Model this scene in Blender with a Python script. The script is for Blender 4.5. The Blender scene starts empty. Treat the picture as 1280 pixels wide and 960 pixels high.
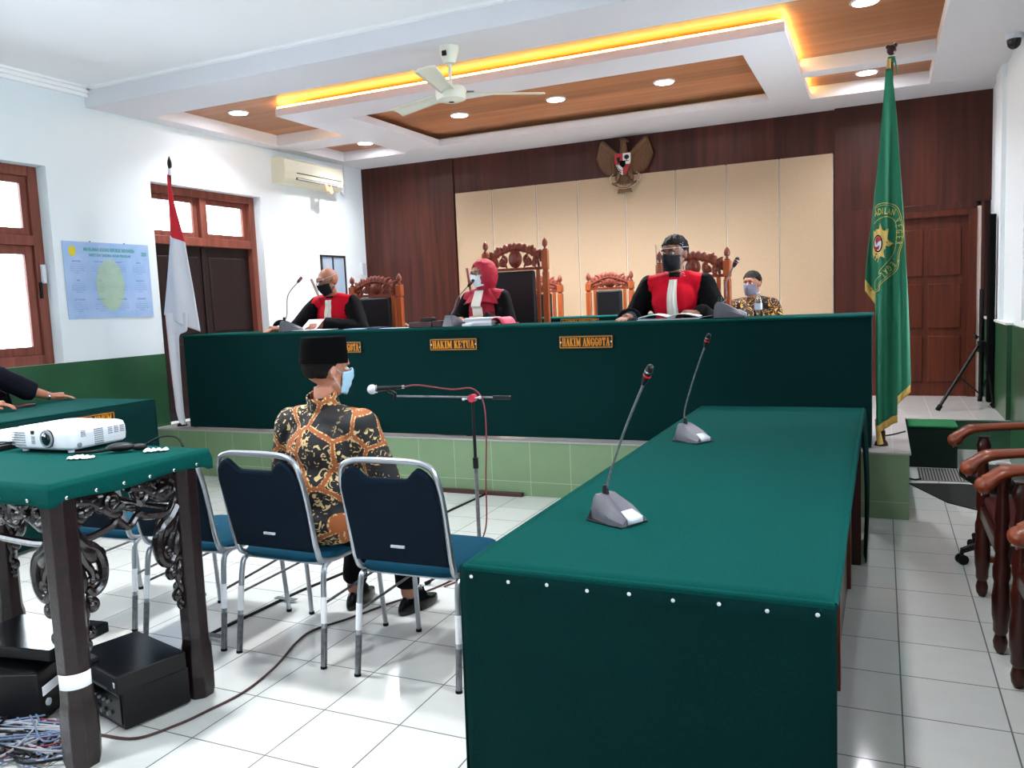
SKY = 13.0; EXPO = 0.72; LED = 230; FILL = 180
import bpy, bmesh, math, random
from mathutils import Vector, Matrix, Euler, noise
PI = math.pi
R = math.radians
random.seed(7)
COL = bpy.context.scene.collection

# ------------------------------------------------------------------ materials
def srgb(c):
    return tuple(((v/255)/12.92 if v/255 <= .04045 else ((v/255+.055)/1.055)**2.4) for v in c) + (1.0,)

MATS = {}
def mat(name, col, rough=.5, metal=0, spec=.5, bump=None, emit=None, coat=0, sheen=0, trans=0, alpha=1, var=None):
    """col sRGB 0-255; bump=(scale,strength); var=(scale, other colour, amount)"""
    m = bpy.data.materials.new(name); m.use_nodes = True
    nt = m.node_tree; b = nt.nodes['Principled BSDF']
    b.inputs['Base Color'].default_value = srgb(col)
    b.inputs['Roughness'].default_value = rough
    b.inputs['Metallic'].default_value = metal
    b.inputs['Specular IOR Level'].default_value = spec
    b.inputs['Coat Weight'].default_value = coat
    b.inputs['Sheen Weight'].default_value = sheen
    b.inputs['Transmission Weight'].default_value = trans
    b.inputs['Alpha'].default_value = alpha
    if emit:
        b.inputs['Emission Color'].default_value = srgb(emit[0]); b.inputs['Emission Strength'].default_value = emit[1]
    tc = nt.nodes.new('ShaderNodeTexCoord')
    if var:
        n = nt.nodes.new('ShaderNodeTexNoise'); n.inputs['Scale'].default_value = var[0]; n.inputs['Detail'].default_value = 4
        nt.links.new(tc.outputs['Object'], n.inputs['Vector'])
        mx = nt.nodes.new('ShaderNodeMix'); mx.data_type = 'RGBA'
        mp = nt.nodes.new('ShaderNodeMapRange'); mp.inputs[1].default_value = .35; mp.inputs[2].default_value = .65; mp.inputs[4].default_value = var[2]
        nt.links.new(n.outputs['Fac'], mp.inputs[0]); nt.links.new(mp.outputs[0], mx.inputs[0])
        mx.inputs[6].default_value = srgb(col); mx.inputs[7].default_value = srgb(var[1])
        nt.links.new(mx.outputs[2], b.inputs['Base Color'])
    if bump:
        n = nt.nodes.new('ShaderNodeTexNoise'); n.inputs['Scale'].default_value = bump[0]; n.inputs['Detail'].default_value = 3
        nt.links.new(tc.outputs['Object'], n.inputs['Vector'])
        bp = nt.nodes.new('ShaderNodeBump'); bp.inputs['Strength'].default_value = bump[1]; bp.inputs['Distance'].default_value = .01
        nt.links.new(n.outputs['Fac'], bp.inputs['Height']); nt.links.new(bp.outputs[0], b.inputs['Normal'])
    MATS[name] = m
    return m

def tile_mat(name, c1, c2, grout, size, ox, oy, axes, rough, gw=.004, coat=0, rowsize=None):
    """square tiles laid out in metres on world axes (axes e.g. 'xy','xz','yz')"""
    m = mat(name, c1, rough, coat=coat); nt = m.node_tree; b = nt.nodes['Principled BSDF']
    g = nt.nodes.new('ShaderNodeNewGeometry'); s = nt.nodes.new('ShaderNodeSeparateXYZ'); nt.links.new(g.outputs['Position'], s.inputs[0])
    c = nt.nodes.new('ShaderNodeCombineXYZ')
    for k, (a, o) in enumerate(zip(axes, (ox, oy))):
        ad = nt.nodes.new('ShaderNodeMath'); ad.operation = 'ADD'; ad.inputs[1].default_value = 1000*size*1.0 - o
        nt.links.new(s.outputs['xyz'.index(a)], ad.inputs[0]); nt.links.new(ad.outputs[0], c.inputs[k])
    br = nt.nodes.new('ShaderNodeTexBrick'); br.offset = 0; br.squash = 1
    br.inputs['Scale'].default_value = 1; br.inputs['Brick Width'].default_value = size; br.inputs['Row Height'].default_value = rowsize or size
    br.inputs['Mortar Size'].default_value = gw/2; br.inputs['Mortar Smooth'].default_value = .1; br.inputs['Bias'].default_value = 0
    br.inputs['Color1'].default_value = srgb(c1); br.inputs['Color2'].default_value = srgb(c2); br.inputs['Mortar'].default_value = srgb(grout)
    nt.links.new(c.outputs[0], br.inputs['Vector'])
    n = nt.nodes.new('ShaderNodeTexNoise'); n.inputs['Scale'].default_value = 9; n.inputs['Detail'].default_value = 5
    nt.links.new(g.outputs['Position'], n.inputs['Vector'])
    mx = nt.nodes.new('ShaderNodeMix'); mx.data_type = 'RGBA'; mx.blend_type = 'MULTIPLY'; mx.inputs[0].default_value = .12
    nt.links.new(br.outputs['Color'], mx.inputs[6]); nt.links.new(n.outputs['Fac'], mx.inputs[7])
    nt.links.new(mx.outputs[2], b.inputs['Base Color'])
    mr = nt.nodes.new('ShaderNodeMapRange'); mr.inputs[3].default_value = rough; mr.inputs[4].default_value = .7
    nt.links.new(br.outputs['Fac'], mr.inputs[0]); nt.links.new(mr.outputs[0], b.inputs['Roughness'])
    n2 = nt.nodes.new('ShaderNodeTexNoise'); n2.inputs['Scale'].default_value = 3.5; nt.links.new(g.outputs['Position'], n2.inputs['Vector'])
    ma = nt.nodes.new('ShaderNodeMath'); ma.operation = 'SUBTRACT'
    mu = nt.nodes.new('ShaderNodeMath'); mu.operation = 'MULTIPLY'; mu.inputs[1].default_value = .5
    nt.links.new(n2.outputs['Fac'], mu.inputs[0]); nt.links.new(mu.outputs[0], ma.inputs[0]); nt.links.new(br.outputs['Fac'], ma.inputs[1])
    bp = nt.nodes.new('ShaderNodeBump'); bp.inputs['Strength'].default_value = .18; bp.inputs['Distance'].default_value = .004
    nt.links.new(ma.outputs[0], bp.inputs['Height']); nt.links.new(bp.outputs[0], b.inputs['Normal'])
    return m

def wood_mat(name, c1, c2, axis, scale=6, rough=.35, planks=None, coat=0.0):
    m = mat(name, c1, rough, coat=coat, spec=.3); nt = m.node_tree; b = nt.nodes['Principled BSDF']
    tc = nt.nodes.new('ShaderNodeTexCoord'); mp = nt.nodes.new('ShaderNodeMapping')
    sc = [scale*2.2]*3; sc['xyz'.index(axis)] = scale*.12; mp.inputs['Scale'].default_value = sc
    nt.links.new(tc.outputs['Object'], mp.inputs[0])
    n = nt.nodes.new('ShaderNodeTexNoise'); n.inputs['Scale'].default_value = 1; n.inputs['Detail'].default_value = 8; n.inputs['Distortion'].default_value = .6
    nt.links.new(mp.outputs[0], n.inputs['Vector'])
    cr = nt.nodes.new('ShaderNodeValToRGB'); cr.color_ramp.elements[0].position = .3; cr.color_ramp.elements[1].position = .72
    cr.color_ramp.elements[0].color = srgb(c2); cr.color_ramp.elements[1].color = srgb(c1)
    nt.links.new(n.outputs['Fac'], cr.inputs[0]); out = cr.outputs[0]
    if planks:
        ax, w = planks
        s = nt.nodes.new('ShaderNodeSeparateXYZ'); nt.links.new(tc.outputs['Object'], s.inputs[0])
        d = nt.nodes.new('ShaderNodeMath'); d.operation = 'DIVIDE'; d.inputs[1].default_value = w; nt.links.new(s.outputs['xyz'.index(ax)], d.inputs[0])
        fl = nt.nodes.new('ShaderNodeMath'); fl.operation = 'FLOOR'; nt.links.new(d.outputs[0], fl.inputs[0])
        wn = nt.nodes.new('ShaderNodeTexWhiteNoise'); wn.noise_dimensions = '1D'; nt.links.new(fl.outputs[0], wn.inputs['W'])
        mr = nt.nodes.new('ShaderNodeMapRange'); mr.inputs[3].default_value = .72; mr.inputs[4].default_value = 1.12; nt.links.new(wn.outputs[0], mr.inputs[0])
        mx = nt.nodes.new('ShaderNodeVectorMath'); mx.operation = 'SCALE'
        nt.links.new(out, mx.inputs[0]); nt.links.new(mr.outputs[0], mx.inputs['Scale']); out = mx.outputs[0]
    nt.links.new(out, b.inputs['Base Color'])
    return m

def batik_mat(name, band, cream, dark, scale, motif=22):
    m = mat(name, dark, .8); nt = m.node_tree; b = nt.nodes['Principled BSDF']
    L = nt.links.new
    tc = nt.nodes.new('ShaderNodeTexCoord')
    dn = nt.nodes.new('ShaderNodeTexNoise'); dn.inputs['Scale'].default_value = 4.0; L(tc.outputs['Object'], dn.inputs['Vector'])
    wv = nt.nodes.new('ShaderNodeVectorMath'); wv.operation = 'SCALE'; wv.inputs['Scale'].default_value = .05; L(dn.outputs['Color'], wv.inputs[0])
    ad = nt.nodes.new('ShaderNodeVectorMath'); ad.operation = 'ADD'; L(tc.outputs['Object'], ad.inputs[0]); L(wv.outputs[0], ad.inputs[1])
    v = nt.nodes.new('ShaderNodeTexVoronoi'); v.feature = 'DISTANCE_TO_EDGE'; v.inputs['Scale'].default_value = scale; L(ad.outputs[0], v.inputs['Vector'])
    def cmp(src, lo, hi):
        a = nt.nodes.new('ShaderNodeMapRange'); a.inputs[1].default_value = lo; a.inputs[2].default_value = hi; a.inputs[3].default_value = 1; a.inputs[4].default_value = 0
        L(src, a.inputs[0]); return a.outputs[0]
    inband = cmp(v.outputs['Distance'], .036, .043)
    edge = cmp(v.outputs['Distance'], .066, .076)
    # beaded cream outline
    bv = nt.nodes.new('ShaderNodeTexVoronoi'); bv.inputs['Scale'].default_value = 95; L(ad.outputs[0], bv.inputs['Vector'])
    bead = cmp(bv.outputs['Distance'], .45, .55)
    # leaf and flower motifs inside the cells
    n = nt.nodes.new('ShaderNodeTexNoise'); n.inputs['Scale'].default_value = motif; n.inputs['Detail'].default_value = 1.2; n.inputs['Distortion'].default_value = 2.2; L(ad.outputs[0], n.inputs['Vector'])
    mo = nt.nodes.new('ShaderNodeMapRange'); mo.inputs[1].default_value = .59; mo.inputs[2].default_value = .615; L(n.outputs['Fac'], mo.inputs[0])
    n2 = nt.nodes.new('ShaderNodeTexNoise'); n2.inputs['Scale'].default_value = 7; L(tc.outputs['Object'], n2.inputs['Vector'])
    m2 = nt.nodes.new('ShaderNodeMapRange'); m2.inputs[1].default_value = .40; m2.inputs[2].default_value = .46; L(n2.outputs['Fac'], m2.inputs[0])
    mm = nt.nodes.new('ShaderNodeMath'); mm.operation = 'MULTIPLY'; L(mo.outputs[0], mm.inputs[0]); L(m2.outputs[0], mm.inputs[1])
    def mix(f, a, c):
        x = nt.nodes.new('ShaderNodeMix'); x.data_type = 'RGBA'
        L(f, x.inputs[0])
        if isinstance(a, tuple): x.inputs[6].default_value = srgb(a)
        else: L(a, x.inputs[6])
        if isinstance(c, tuple): x.inputs[7].default_value = srgb(c)
        else: L(c, x.inputs[7])
        return x.outputs[2]
    c0 = mix(mm.outputs[0], dark, cream)
    bd = mix(bead, band, cream)
    c1 = mix(edge, c0, bd)
    c2 = mix(inband, c1, band)
    L(c2, b.inputs['Base Color'])
    return m

mat('wall_white', (226,235,238), .75, bump=(60,.05))
mat('ceiling_white', (246,246,246), .7)
mat('gypsum_white', (222,222,226), .55)
mat('wainscot_green', (48,92,62), .28, var=(3,(38,78,52),.7), coat=.2)
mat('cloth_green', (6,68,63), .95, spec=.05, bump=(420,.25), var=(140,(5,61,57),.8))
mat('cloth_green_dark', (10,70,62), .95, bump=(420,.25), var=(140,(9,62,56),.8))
mat('cloth_green_shaded', (8,43,42), .95, spec=.06, bump=(380,.2), var=(120,(7,38,38),.8))  # same cloth as the tops; shade on the hanging sides put into the colour
mat('panel_beige', (184,158,128), .6, bump=(300,.08), var=(60,(178,152,122),.7))
mat('white_trim', (226,226,224), .4)
mat('pink_trim', (200,178,168), .5)
wood_mat('wall_wood', (88,41,29), (58,25,19), 'z', 7, .38, planks=('x',.42))
wood_mat('ceiling_wood', (196,134,92), (166,106,68), 'x', 5, .42, planks=('y',.30))
wood_mat('door_wood', (98,42,22), (68,28,15), 'z', 9, .4)
wood_mat('door_dark', (34,17,16), (22,11,12), 'z', 9, .5)
wood_mat('frame_wood', (140,78,62), (104,54,44), 'z', 9, .45)
wood_mat('chair_wood', (166,84,38), (122,54,24), 'z', 10, .32, coat=.3)
wood_mat('chair_carving', (132,58,36), (86,34,22), 'z', 14, .35, coat=.3)
wood_mat('armrest_wood', (126,54,23), (92,36,15), 'x', 10, .34, coat=.12)
wood_mat('red_wood', (72,26,17), (46,16,12), 'z', 10, .3, coat=.3)
wood_mat('desk_wood', (140,66,36), (102,44,26), 'z', 8, .35)
mat('ebony', (34,18,18), .32, spec=.35, coat=.12, var=(30,(20,11,12),.9), bump=(60,.15))
mat('carved_ebony', (22,13,14), .24, spec=.5, coat=.25, bump=(45,.3))
mat('leather_black', (12,13,16), .4, spec=.3, bump=(220,.2))
mat('metal_silver', (168,172,178), .32, metal=.9)
mat('metal_worn', (120,122,126), .55, metal=.6, var=(50,(92,92,94),.8))
mat('steel', (190,192,195), .2, metal=1)
mat('seat_blue', (8,58,78), .9, spec=.12, bump=(350,.25))
mat('back_blue', (10,26,40), .9, spec=.12, bump=(350,.2), var=(90,(8,21,33),.7))
mat('black_plastic', (12,12,14), .45, spec=.3)
mat('black_gloss', (9,9,11), .2, spec=.4)
mat('black_matte', (9,9,11), .85, spec=.1)
mat('rubber', (12,12,12), .8, spec=.2)
mat('mic_grey', (86,84,92), .42)
mat('mic_light', (196,200,208), .35)
mat('red_ring', (190,24,30), .35)
mat('white_plastic', (214,216,222), .4)
mat('grey_plastic', (120,124,130), .5)
mat('ac_cream', (222,220,196), .4)
mat('fan_cream', (226,224,206), .4)
mat('lens_glass', (10,12,24), .05, coat=1)
mat('skin', (176,118,92), .55, var=(30,(166,104,80),.6))
mat('skin_dark', (142,90,66), .55, var=(30,(128,78,56),.6))
mat('skin_light', (204,146,112), .5, var=(30,(194,134,102),.6))
mat('hair_black', (8,7,8), .6, spec=.25, bump=(160,.8))
mat('hair_short', (22,17,17), .85, spec=.15, bump=(200,.8))
mat('eye_white', (230,228,222), .25)
mat('eye_dark', (22,14,12), .15)
mat('lips', (140,80,70), .5)
mat('robe_black', (8,8,10), .85, spec=.12, bump=(60,.2))
mat('robe_red', (212,14,40), .75, spec=.15, bump=(60,.2), var=(12,(190,10,34),.7))
mat('bib_white', (234,226,214), .8, bump=(120,.2))
mat('hijab_red', (168,16,44), .75, bump=(80,.2))
mat('mask_black', (16,17,21), .75, spec=.2)
mat('mask_white', (236,236,238), .75)
mat('mask_blue', (150,186,206), .75)
mat('mask_grey', (108,110,128), .75)
mat('navy_cloth', (13,14,26), .85, spec=.15, bump=(90,.2))
mat('trouser_black', (10,10,13), .9, spec=.1)
mat('peci_black', (5,5,6), .95, spec=.06, bump=(300,.2))
mat('paper', (240,240,244), .8)
mat('paper_grey', (200,202,210), .8)
mat('folder_pink', (212,66,92), .6)
mat('folder_navy', (30,44,96), .5)
mat('pink_plastic', (180,40,60), .5)
mat('box_brown', (68,36,36), .4)
mat('flag_red', (206,24,40), .75)
mat('flag_white', (226,224,230), .8)
mat('flag_green', (10,112,78), .7, sheen=.15)
mat('flag_gold', (218,178,92), .6)
mat('gold_thread', (210,190,96), .55)
mat('sign_black', (16,12,10), .4)
mat('sign_orange', (236,150,24), .45)
mat('sign_gold', (196,130,40), .4)
mat('garuda_gold', (106,72,44), .4, metal=.25)
mat('garuda_light', (196,180,150), .5)
mat('shield_red', (170,22,36), .5)
mat('shield_white', (222,216,206), .5)
mat('calendar_blue', (150,184,224), .45, var=(4,(172,196,232),.9))
mat('calendar_mark', (104,134,186), .5)
mat('calendar_title', (70,160,150), .5)
mat('calendar_disc', (176,200,178), .5, var=(12,(158,190,176),.7))
mat('yellow_disc', (214,200,40), .5)
mat('picture_blue', (160,178,196), .5)
mat('picture_tan', (196,180,150), .5)
mat('picture_frame', (40,34,34), .4)
mat('cable_red', (112,30,38), .55)
mat('cable_brown', (70,42,40), .6)
mat('cable_grey', (150,152,158), .6)
mat('cable_blue', (96,112,140), .6)
mat('cable_black', (10,10,11), .6, spec=.2)
mat('tape_grey', (90,92,98), .7)
mat('tape_yellow', (214,210,130), .6)
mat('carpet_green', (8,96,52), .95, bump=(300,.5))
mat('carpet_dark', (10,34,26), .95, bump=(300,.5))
mat('mat_black', (20,20,21), .95, bump=(200,.6))
mat('mat_grey', (122,120,118), .9)
mat('plaster_tan', (176,140,124), .8)
mat('roof_tile', (150,96,76), .8)
mat('teal_paint', (92,150,160), .6)
mat('led', (255,255,255), .3, emit=((240,244,255), 60))
mat('cove_led', (255,220,120), .3, emit=((255,204,100), 20))
mat('red_led', (255,40,30), .3, emit=((255,40,30), 3))
mat('cloth_blue_grey', (60,74,92), .8)
mat('seat_red', (64,12,16), .7, spec=.15)
tile_mat('floor_tile', (222,222,218), (217,218,214), (98,101,98), .333, .07, 2.724, 'xy', .1, .006, coat=.3)
tile_mat('platform_tile', (208,204,200), (203,201,198), (170,168,166), .333, .07, 5.742, 'xy', .15, .005, coat=.3)
tile_mat('platform_front', (128,154,116), (122,148,110), (170,186,156), .333, .175, .113, 'xz', .28, .005)
tile_mat('riser_green', (44,92,66), (40,86,60), (90,120,96), .333, .175, .05, 'xz', .3, .005)
tile_mat('side_green', (124,152,110), (118,146,104), (170,186,156), .333, 5.742, .113, 'yz', .28, .005)
batik_mat('batik_brown', (146,78,34), (206,176,124), (19,15,18), 6.4, 26)
batik_mat('batik_gold', (54,16,12), (206,160,70), (30,10,10), 9, 16)

def glass_mat(name, tint, gloss, fac):
    m = bpy.data.materials.new(name); m.use_nodes = True; nt = m.node_tree; nt.nodes.clear()
    o = nt.nodes.new('ShaderNodeOutputMaterial'); t = nt.nodes.new('ShaderNodeBsdfTransparent'); g = nt.nodes.new('ShaderNodeBsdfGlossy')
    t.inputs[0].default_value = tint; g.inputs['Roughness'].default_value = gloss
    lw = nt.nodes.new('ShaderNodeLayerWeight'); lw.inputs[0].default_value = fac
    x = nt.nodes.new('ShaderNodeMixShader'); nt.links.new(lw.outputs['Fresnel'], x.inputs[0]); nt.links.new(t.outputs[0], x.inputs[1]); nt.links.new(g.outputs[0], x.inputs[2])
    nt.links.new(x.outputs[0], o.inputs[0]); MATS[name] = m
glass_mat('window_glass', (.96,.98,1,1), .02, .25)
glass_mat('shield_plastic', (.92,.94,.96,1), .22, .16)
glass_mat('bottle_plastic', (.82,.88,.90,1), .05, .4)

# ------------------------------------------------------------------ mesh helper
def rotm(rx=0, ry=0, rz=0, loc=(0,0,0)):
    return Matrix.Translation(Vector(loc)) @ Euler((R(rx),R(ry),R(rz))).to_matrix().to_4x4()

class B:
    def __init__(s, M=None):
        s.bm = bmesh.new(); s.M = M or Matrix.Identity(4); s.mi = 0; s.mats = []
    def use(s, name):
        if name not in s.mats: s.mats.append(name)
        s.mi = s.mats.index(name); return s
    def _fin(s, verts, faces, M=None):
        MM = s.M @ M if M is not None else s.M
        for v in verts: v.co = MM @ v.co
        for f in faces: f.material_index = s.mi; f.smooth = True
    def poly(s, vs, fs, M=None):
        V = [s.bm.verts.new(v) for v in vs]; F = []
        for f in fs:
            try: F.append(s.bm.faces.new([V[i] for i in f]))
            except ValueError: pass
        s._fin(V, F, M); return s
    def mm(s, x0,x1,y0,y1,z0,z1, M=None):
        vs = [(x,y,z) for x in (x0,x1) for y in (y0,y1) for z in (z0,z1)]
        return s.poly(vs, [(0,1,3,2),(4,6,7,5),(0,4,5,1),(2,3,7,6),(0,2,6,4),(1,5,7,3)], M)
    def box(s, c, d, M=None):
        return s.mm(c[0]-d[0]/2,c[0]+d[0]/2,c[1]-d[1]/2,c[1]+d[1]/2,c[2]-d[2]/2,c[2]+d[2]/2, M)
    def tube(s, pts, r, seg=10, M=None, cap=True, closed=False, flat=1.0):
        pts = [Vector(p) for p in pts]; n = len(pts)
        rs = r if isinstance(r, (list,tuple)) else [r]*n
        T = []
        for i in range(n):
            if closed: d = pts[(i+1)%n]-pts[i-1]
            else: d = pts[min(i+1,n-1)]-pts[max(i-1,0)]
            T.append(d.normalized() if d.length > 1e-9 else Vector((0,0,1)))
        a = Vector((0,0,1)) if abs(T[0].z) < .9 else Vector((1,0,0))
        N = (a - T[0]*a.dot(T[0])).normalized()
        V = []
        for i in range(n):
            N = (N - T[i]*N.dot(T[i])); N = N.normalized() if N.length > 1e-6 else T[i].orthogonal().normalized()
            Bn = T[i].cross(N)
            for k in range(seg):
                an = 2*PI*k/seg
                V.append(tuple(pts[i] + (N*math.cos(an)*flat + Bn*math.sin(an))*rs[i]))
        F = []
        for i in range(n if closed else n-1):
            j = (i+1) % n
            for k in range(seg):
                F.append((i*seg+k, i*seg+(k+1)%seg, j*seg+(k+1)%seg, j*seg+k))
        if cap and not closed:
            F.append(tuple(range(seg))[::-1]); F.append(tuple((n-1)*seg+k for k in range(seg)))
        return s.poly(V, F, M)
    def cyl(s, p0, p1, r0, r1=None, seg=16, M=None):
        return s.tube([p0,p1], [r0, r0 if r1 is None else r1], seg, M)
    def lathe(s, prof, seg=20, M=None, c=(0,0,0)):
        V = []; F = []
        for r, z in prof:
            for k in range(seg):
                a = 2*PI*k/seg; V.append((c[0]+r*math.cos(a), c[1]+r*math.sin(a), c[2]+z))
        n = len(prof)
        for i in range(n-1):
            for k in range(seg):
                F.append((i*seg+k, i*seg+(k+1)%seg, (i+1)*seg+(k+1)%seg, (i+1)*seg+k))
        F.append(tuple(range(seg))[::-1]); F.append(tuple((n-1)*seg+k for k in range(seg)))
        return s.poly(V, F, M)
    def ell(s, c, r, M=None, seg=16, rot=None):
        rr = r if isinstance(r,(tuple,list)) else (r,r,r); h = max(6, seg//2+2)
        V = [(0,0,-1)]; F = []
        for i in range(1,h):
            t = PI*i/h - PI/2
            for k in range(seg):
                a = 2*PI*k/seg; V.append((math.cos(t)*math.cos(a), math.cos(t)*math.sin(a), math.sin(t)))
        V.append((0,0,1))
        for k in range(seg): F.append((0, 1+(k+1)%seg, 1+k))
        for i in range(h-2):
            for k in range(seg):
                a = 1+i*seg; F.append((a+k, a+(k+1)%seg, a+seg+(k+1)%seg, a+seg+k))
        a = 1+(h-2)*seg; t = len(V)-1
        for k in range(seg): F.append((a+k, a+(k+1)%seg, t))
        Rm = (rot or Matrix.Identity(3)).to_4x4()
        L = Matrix.Translation(Vector(c)) @ Rm @ Matrix.Diagonal((rr[0],rr[1],rr[2],1))
        return s.poly([tuple(L @ Vector(v)) for v in V], F, M)
    def prism(s, pts, d, M=None):
        """polygon in XZ plane, extruded along +Y by d"""
        n = len(pts); V = [(p[0],0,p[1]) for p in pts]+[(p[0],d,p[1]) for p in pts]
        F = [tuple(range(n)), tuple(range(2*n-1,n-1,-1))]
        for i in range(n): F.append((i,(i+1)%n+0, n+(i+1)%n, n+i)[::-1])
        return s.poly(V, F, M)
    def grid(s, fn, nu, nv, M=None, closeu=False):
        V = [tuple(fn(i/(nu if closeu else nu-1), j/(nv-1))) for j in range(nv) for i in range(nu)]
        F = []
        for j in range(nv-1):
            for i in range(nu if closeu else nu-1):
                F.append((j*nu+i, j*nu+(i+1)%nu, (j+1)*nu+(i+1)%nu, (j+1)*nu+i))
        return s.poly(V, F, M)
    def text(s, txt, size, M, bold=0.0, wide=1.0, depth=.001, align='CENTER'):
        cu = bpy.data.curves.new('t','FONT'); cu.body = txt; cu.size = size; cu.offset = bold; cu.extrude = depth
        cu.align_x = align; cu.align_y = 'CENTER'; cu.resolution_u = 3
        o = bpy.data.objects.new('t', cu); COL.objects.link(o)
        bpy.context.view_layer.update()
        dg = bpy.context.evaluated_depsgraph_get()
        me = bpy.data.meshes.new_from_object(o.evaluated_get(dg))
        V = [(v.co.x*wide, v.co.y, v.co.z) for v in me.vertices]; F = [tuple(p.vertices) for p in me.polygons]
        bpy.data.objects.remove(o); bpy.data.curves.remove(cu); bpy.data.meshes.remove(me)
        return s.poly(V, F, M)
    def obj(s, name, parent=None, bevel=0, sub=0, solid=0, off=None, ang=35, recalc=True, segs=2):
        me = bpy.data.meshes.new(name)
        if recalc: bmesh.ops.recalc_face_normals(s.bm, faces=s.bm.faces)
        if parent is None:
            co = [v.co for v in s.bm.verts]
            o0 = Vector(((min(c.x for c in co)+max(c.x for c in co))/2, (min(c.y for c in co)+max(c.y for c in co))/2, min(c.z for c in co)))
            bmesh.ops.translate(s.bm, verts=s.bm.verts, vec=-o0)
        elif off is not None:
            bmesh.ops.translate(s.bm, verts=s.bm.verts, vec=-Vector(off))
        s.bm.to_mesh(me); s.bm.free()
        for m in s.mats: me.materials.append(MATS[m])
        me.set_sharp_from_angle(angle=R(ang))
        o = bpy.data.objects.new(name, me); COL.objects.link(o)
        if parent is None: o.location = o0
        else: o.parent = parent
        if solid: md = o.modifiers.new('solid','SOLIDIFY'); md.thickness = solid; md.offset = 0
        if bevel: md = o.modifiers.new('bevel','BEVEL'); md.width = bevel; md.segments = segs; md.limit_method = 'ANGLE'; md.angle_limit = R(35); md.harden_normals = False
        if sub: md = o.modifiers.new('sub','SUBSURF'); md.levels = sub; md.render_levels = sub
        return o

def bx(name_mat, M=None):
    return B(M).use(name_mat)

def tag(o, label, cat=None, group=None, kind=None):
    o['label'] = label
    if cat: o['category'] = cat
    if group: o['group'] = group
    if kind: o['kind'] = kind
    return o
def thing(name, label, cat, loc=(0,0,0), rotz=0, group=None):
    o = bpy.data.objects.new(name, None); COL.objects.link(o); o.empty_display_size = .1
    o.location = loc; o.rotation_euler = (0,0,R(rotz))
    return tag(o, label, cat, group)
def struct(o, label=None):
    o['kind'] = 'structure'
    if label: o['label'] = label
    return o
def dup(root, loc, rotz=None, label=None, group=None):
    def cp(o, par):
        c = o.copy(); COL.objects.link(c); c.parent = par
        for ch in list(o.children): cp(ch, c)
        return c
    r = cp(root, None); r.location = loc
    if rotz is not None: r.rotation_euler = (0,0,R(rotz))
    if label: r['label'] = label
    if group: r['group'] = group
    return r
def baked(bm_b, voxel, smooth=6, name='body', parent=None, wob=0, wscale=8, pick=None, mats=None, off=None, fac=.5, cut=None, seed=0):
    """union the overlapping pieces into one continuous skin"""
    me = bpy.data.meshes.new('tmp'); bmesh.ops.recalc_face_normals(bm_b.bm, faces=bm_b.bm.faces); bm_b.bm.to_mesh(me); bm_b.bm.free()
    t = bpy.data.objects.new('tmp', me); COL.objects.link(t)
    md = t.modifiers.new('r','REMESH'); md.mode = 'VOXEL'; md.voxel_size = voxel; md.use_smooth_shade = True
    ms = t.modifiers.new('s','SMOOTH'); ms.factor = fac; ms.iterations = smooth
    bpy.context.view_layer.update(); dg = bpy.context.evaluated_depsgraph_get()
    m2 = bpy.data.meshes.new_from_object(t.evaluated_get(dg)); m2.name = name
    bpy.data.objects.remove(t); bpy.data.meshes.remove(me)
    b = bmesh.new(); b.from_mesh(m2); bpy.data.meshes.remove(m2)
    b.normal_update()
    if wob:
        for v in b.verts:
            p = v.co*wscale + Vector((seed,seed*2,0)); n = noise.noise(p) + .5*noise.noise(p*2.3)
            v.co += v.normal*n*wob
    if cut:
        bmesh.ops.delete(b, geom=[v for v in b.verts if cut(v.co)], context='VERTS')
    for f in b.faces:
        f.smooth = True; f.material_index = pick(f.calc_center_median(), f.normal) if pick else 0
    if off is not None: bmesh.ops.translate(b, verts=b.verts, vec=-Vector(off))
    m2 = bpy.data.meshes.new(name); b.to_mesh(m2); b.free()
    for m in mats: m2.materials.append(MATS[m])
    o = bpy.data.objects.new(name, m2); COL.objects.link(o); o.parent = parent
    return o
# ------------------------------------------------------------------ the room
XL, XR, YB, YF, ZC, HP, HR = -6.5, 1.0, 9.63, -3.2, 3.41, .44, .35
struct(bx('floor_tile').mm(XL-.3,XR+.3,YF-.2,YB+.2,-.15,0).obj('floor'), 'glossy white square ceramic floor tiles')
# raised platform for the judges and the lower platform behind it
b = B(); b.use('platform_front').mm(XL,.165,5.75,5.76,0,HP-.012)
b.use('side_green').mm(.155,.165,5.76,7.9,0,HP-.012)
b.use('side_green').mm(XL,.155,5.76,7.9,0,HP-.012)
b.use('platform_tile').mm(XL,.175,5.742,7.9,HP-.012,HP)
struct(b.obj('trim_1'), 'raised platform faced with grey green tiles and white tiled top')
b = B(); b.use('riser_green').mm(XL,XR,7.9,YB,0.09,HR-.01); b.use('white_trim').mm(XL,XR,7.89,YB,0,.09); b.use('platform_tile').mm(XL,XR,7.9,YB,HR-.01,HR)
struct(b.obj('trim_2'), 'low platform along the back wall with a dark green riser')
struct(bx('platform_tile').mm(-6.2,-.3,6.55,7.5,HP,HP+.09).obj('trim_3'), 'inner step behind the judges bench')

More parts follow.
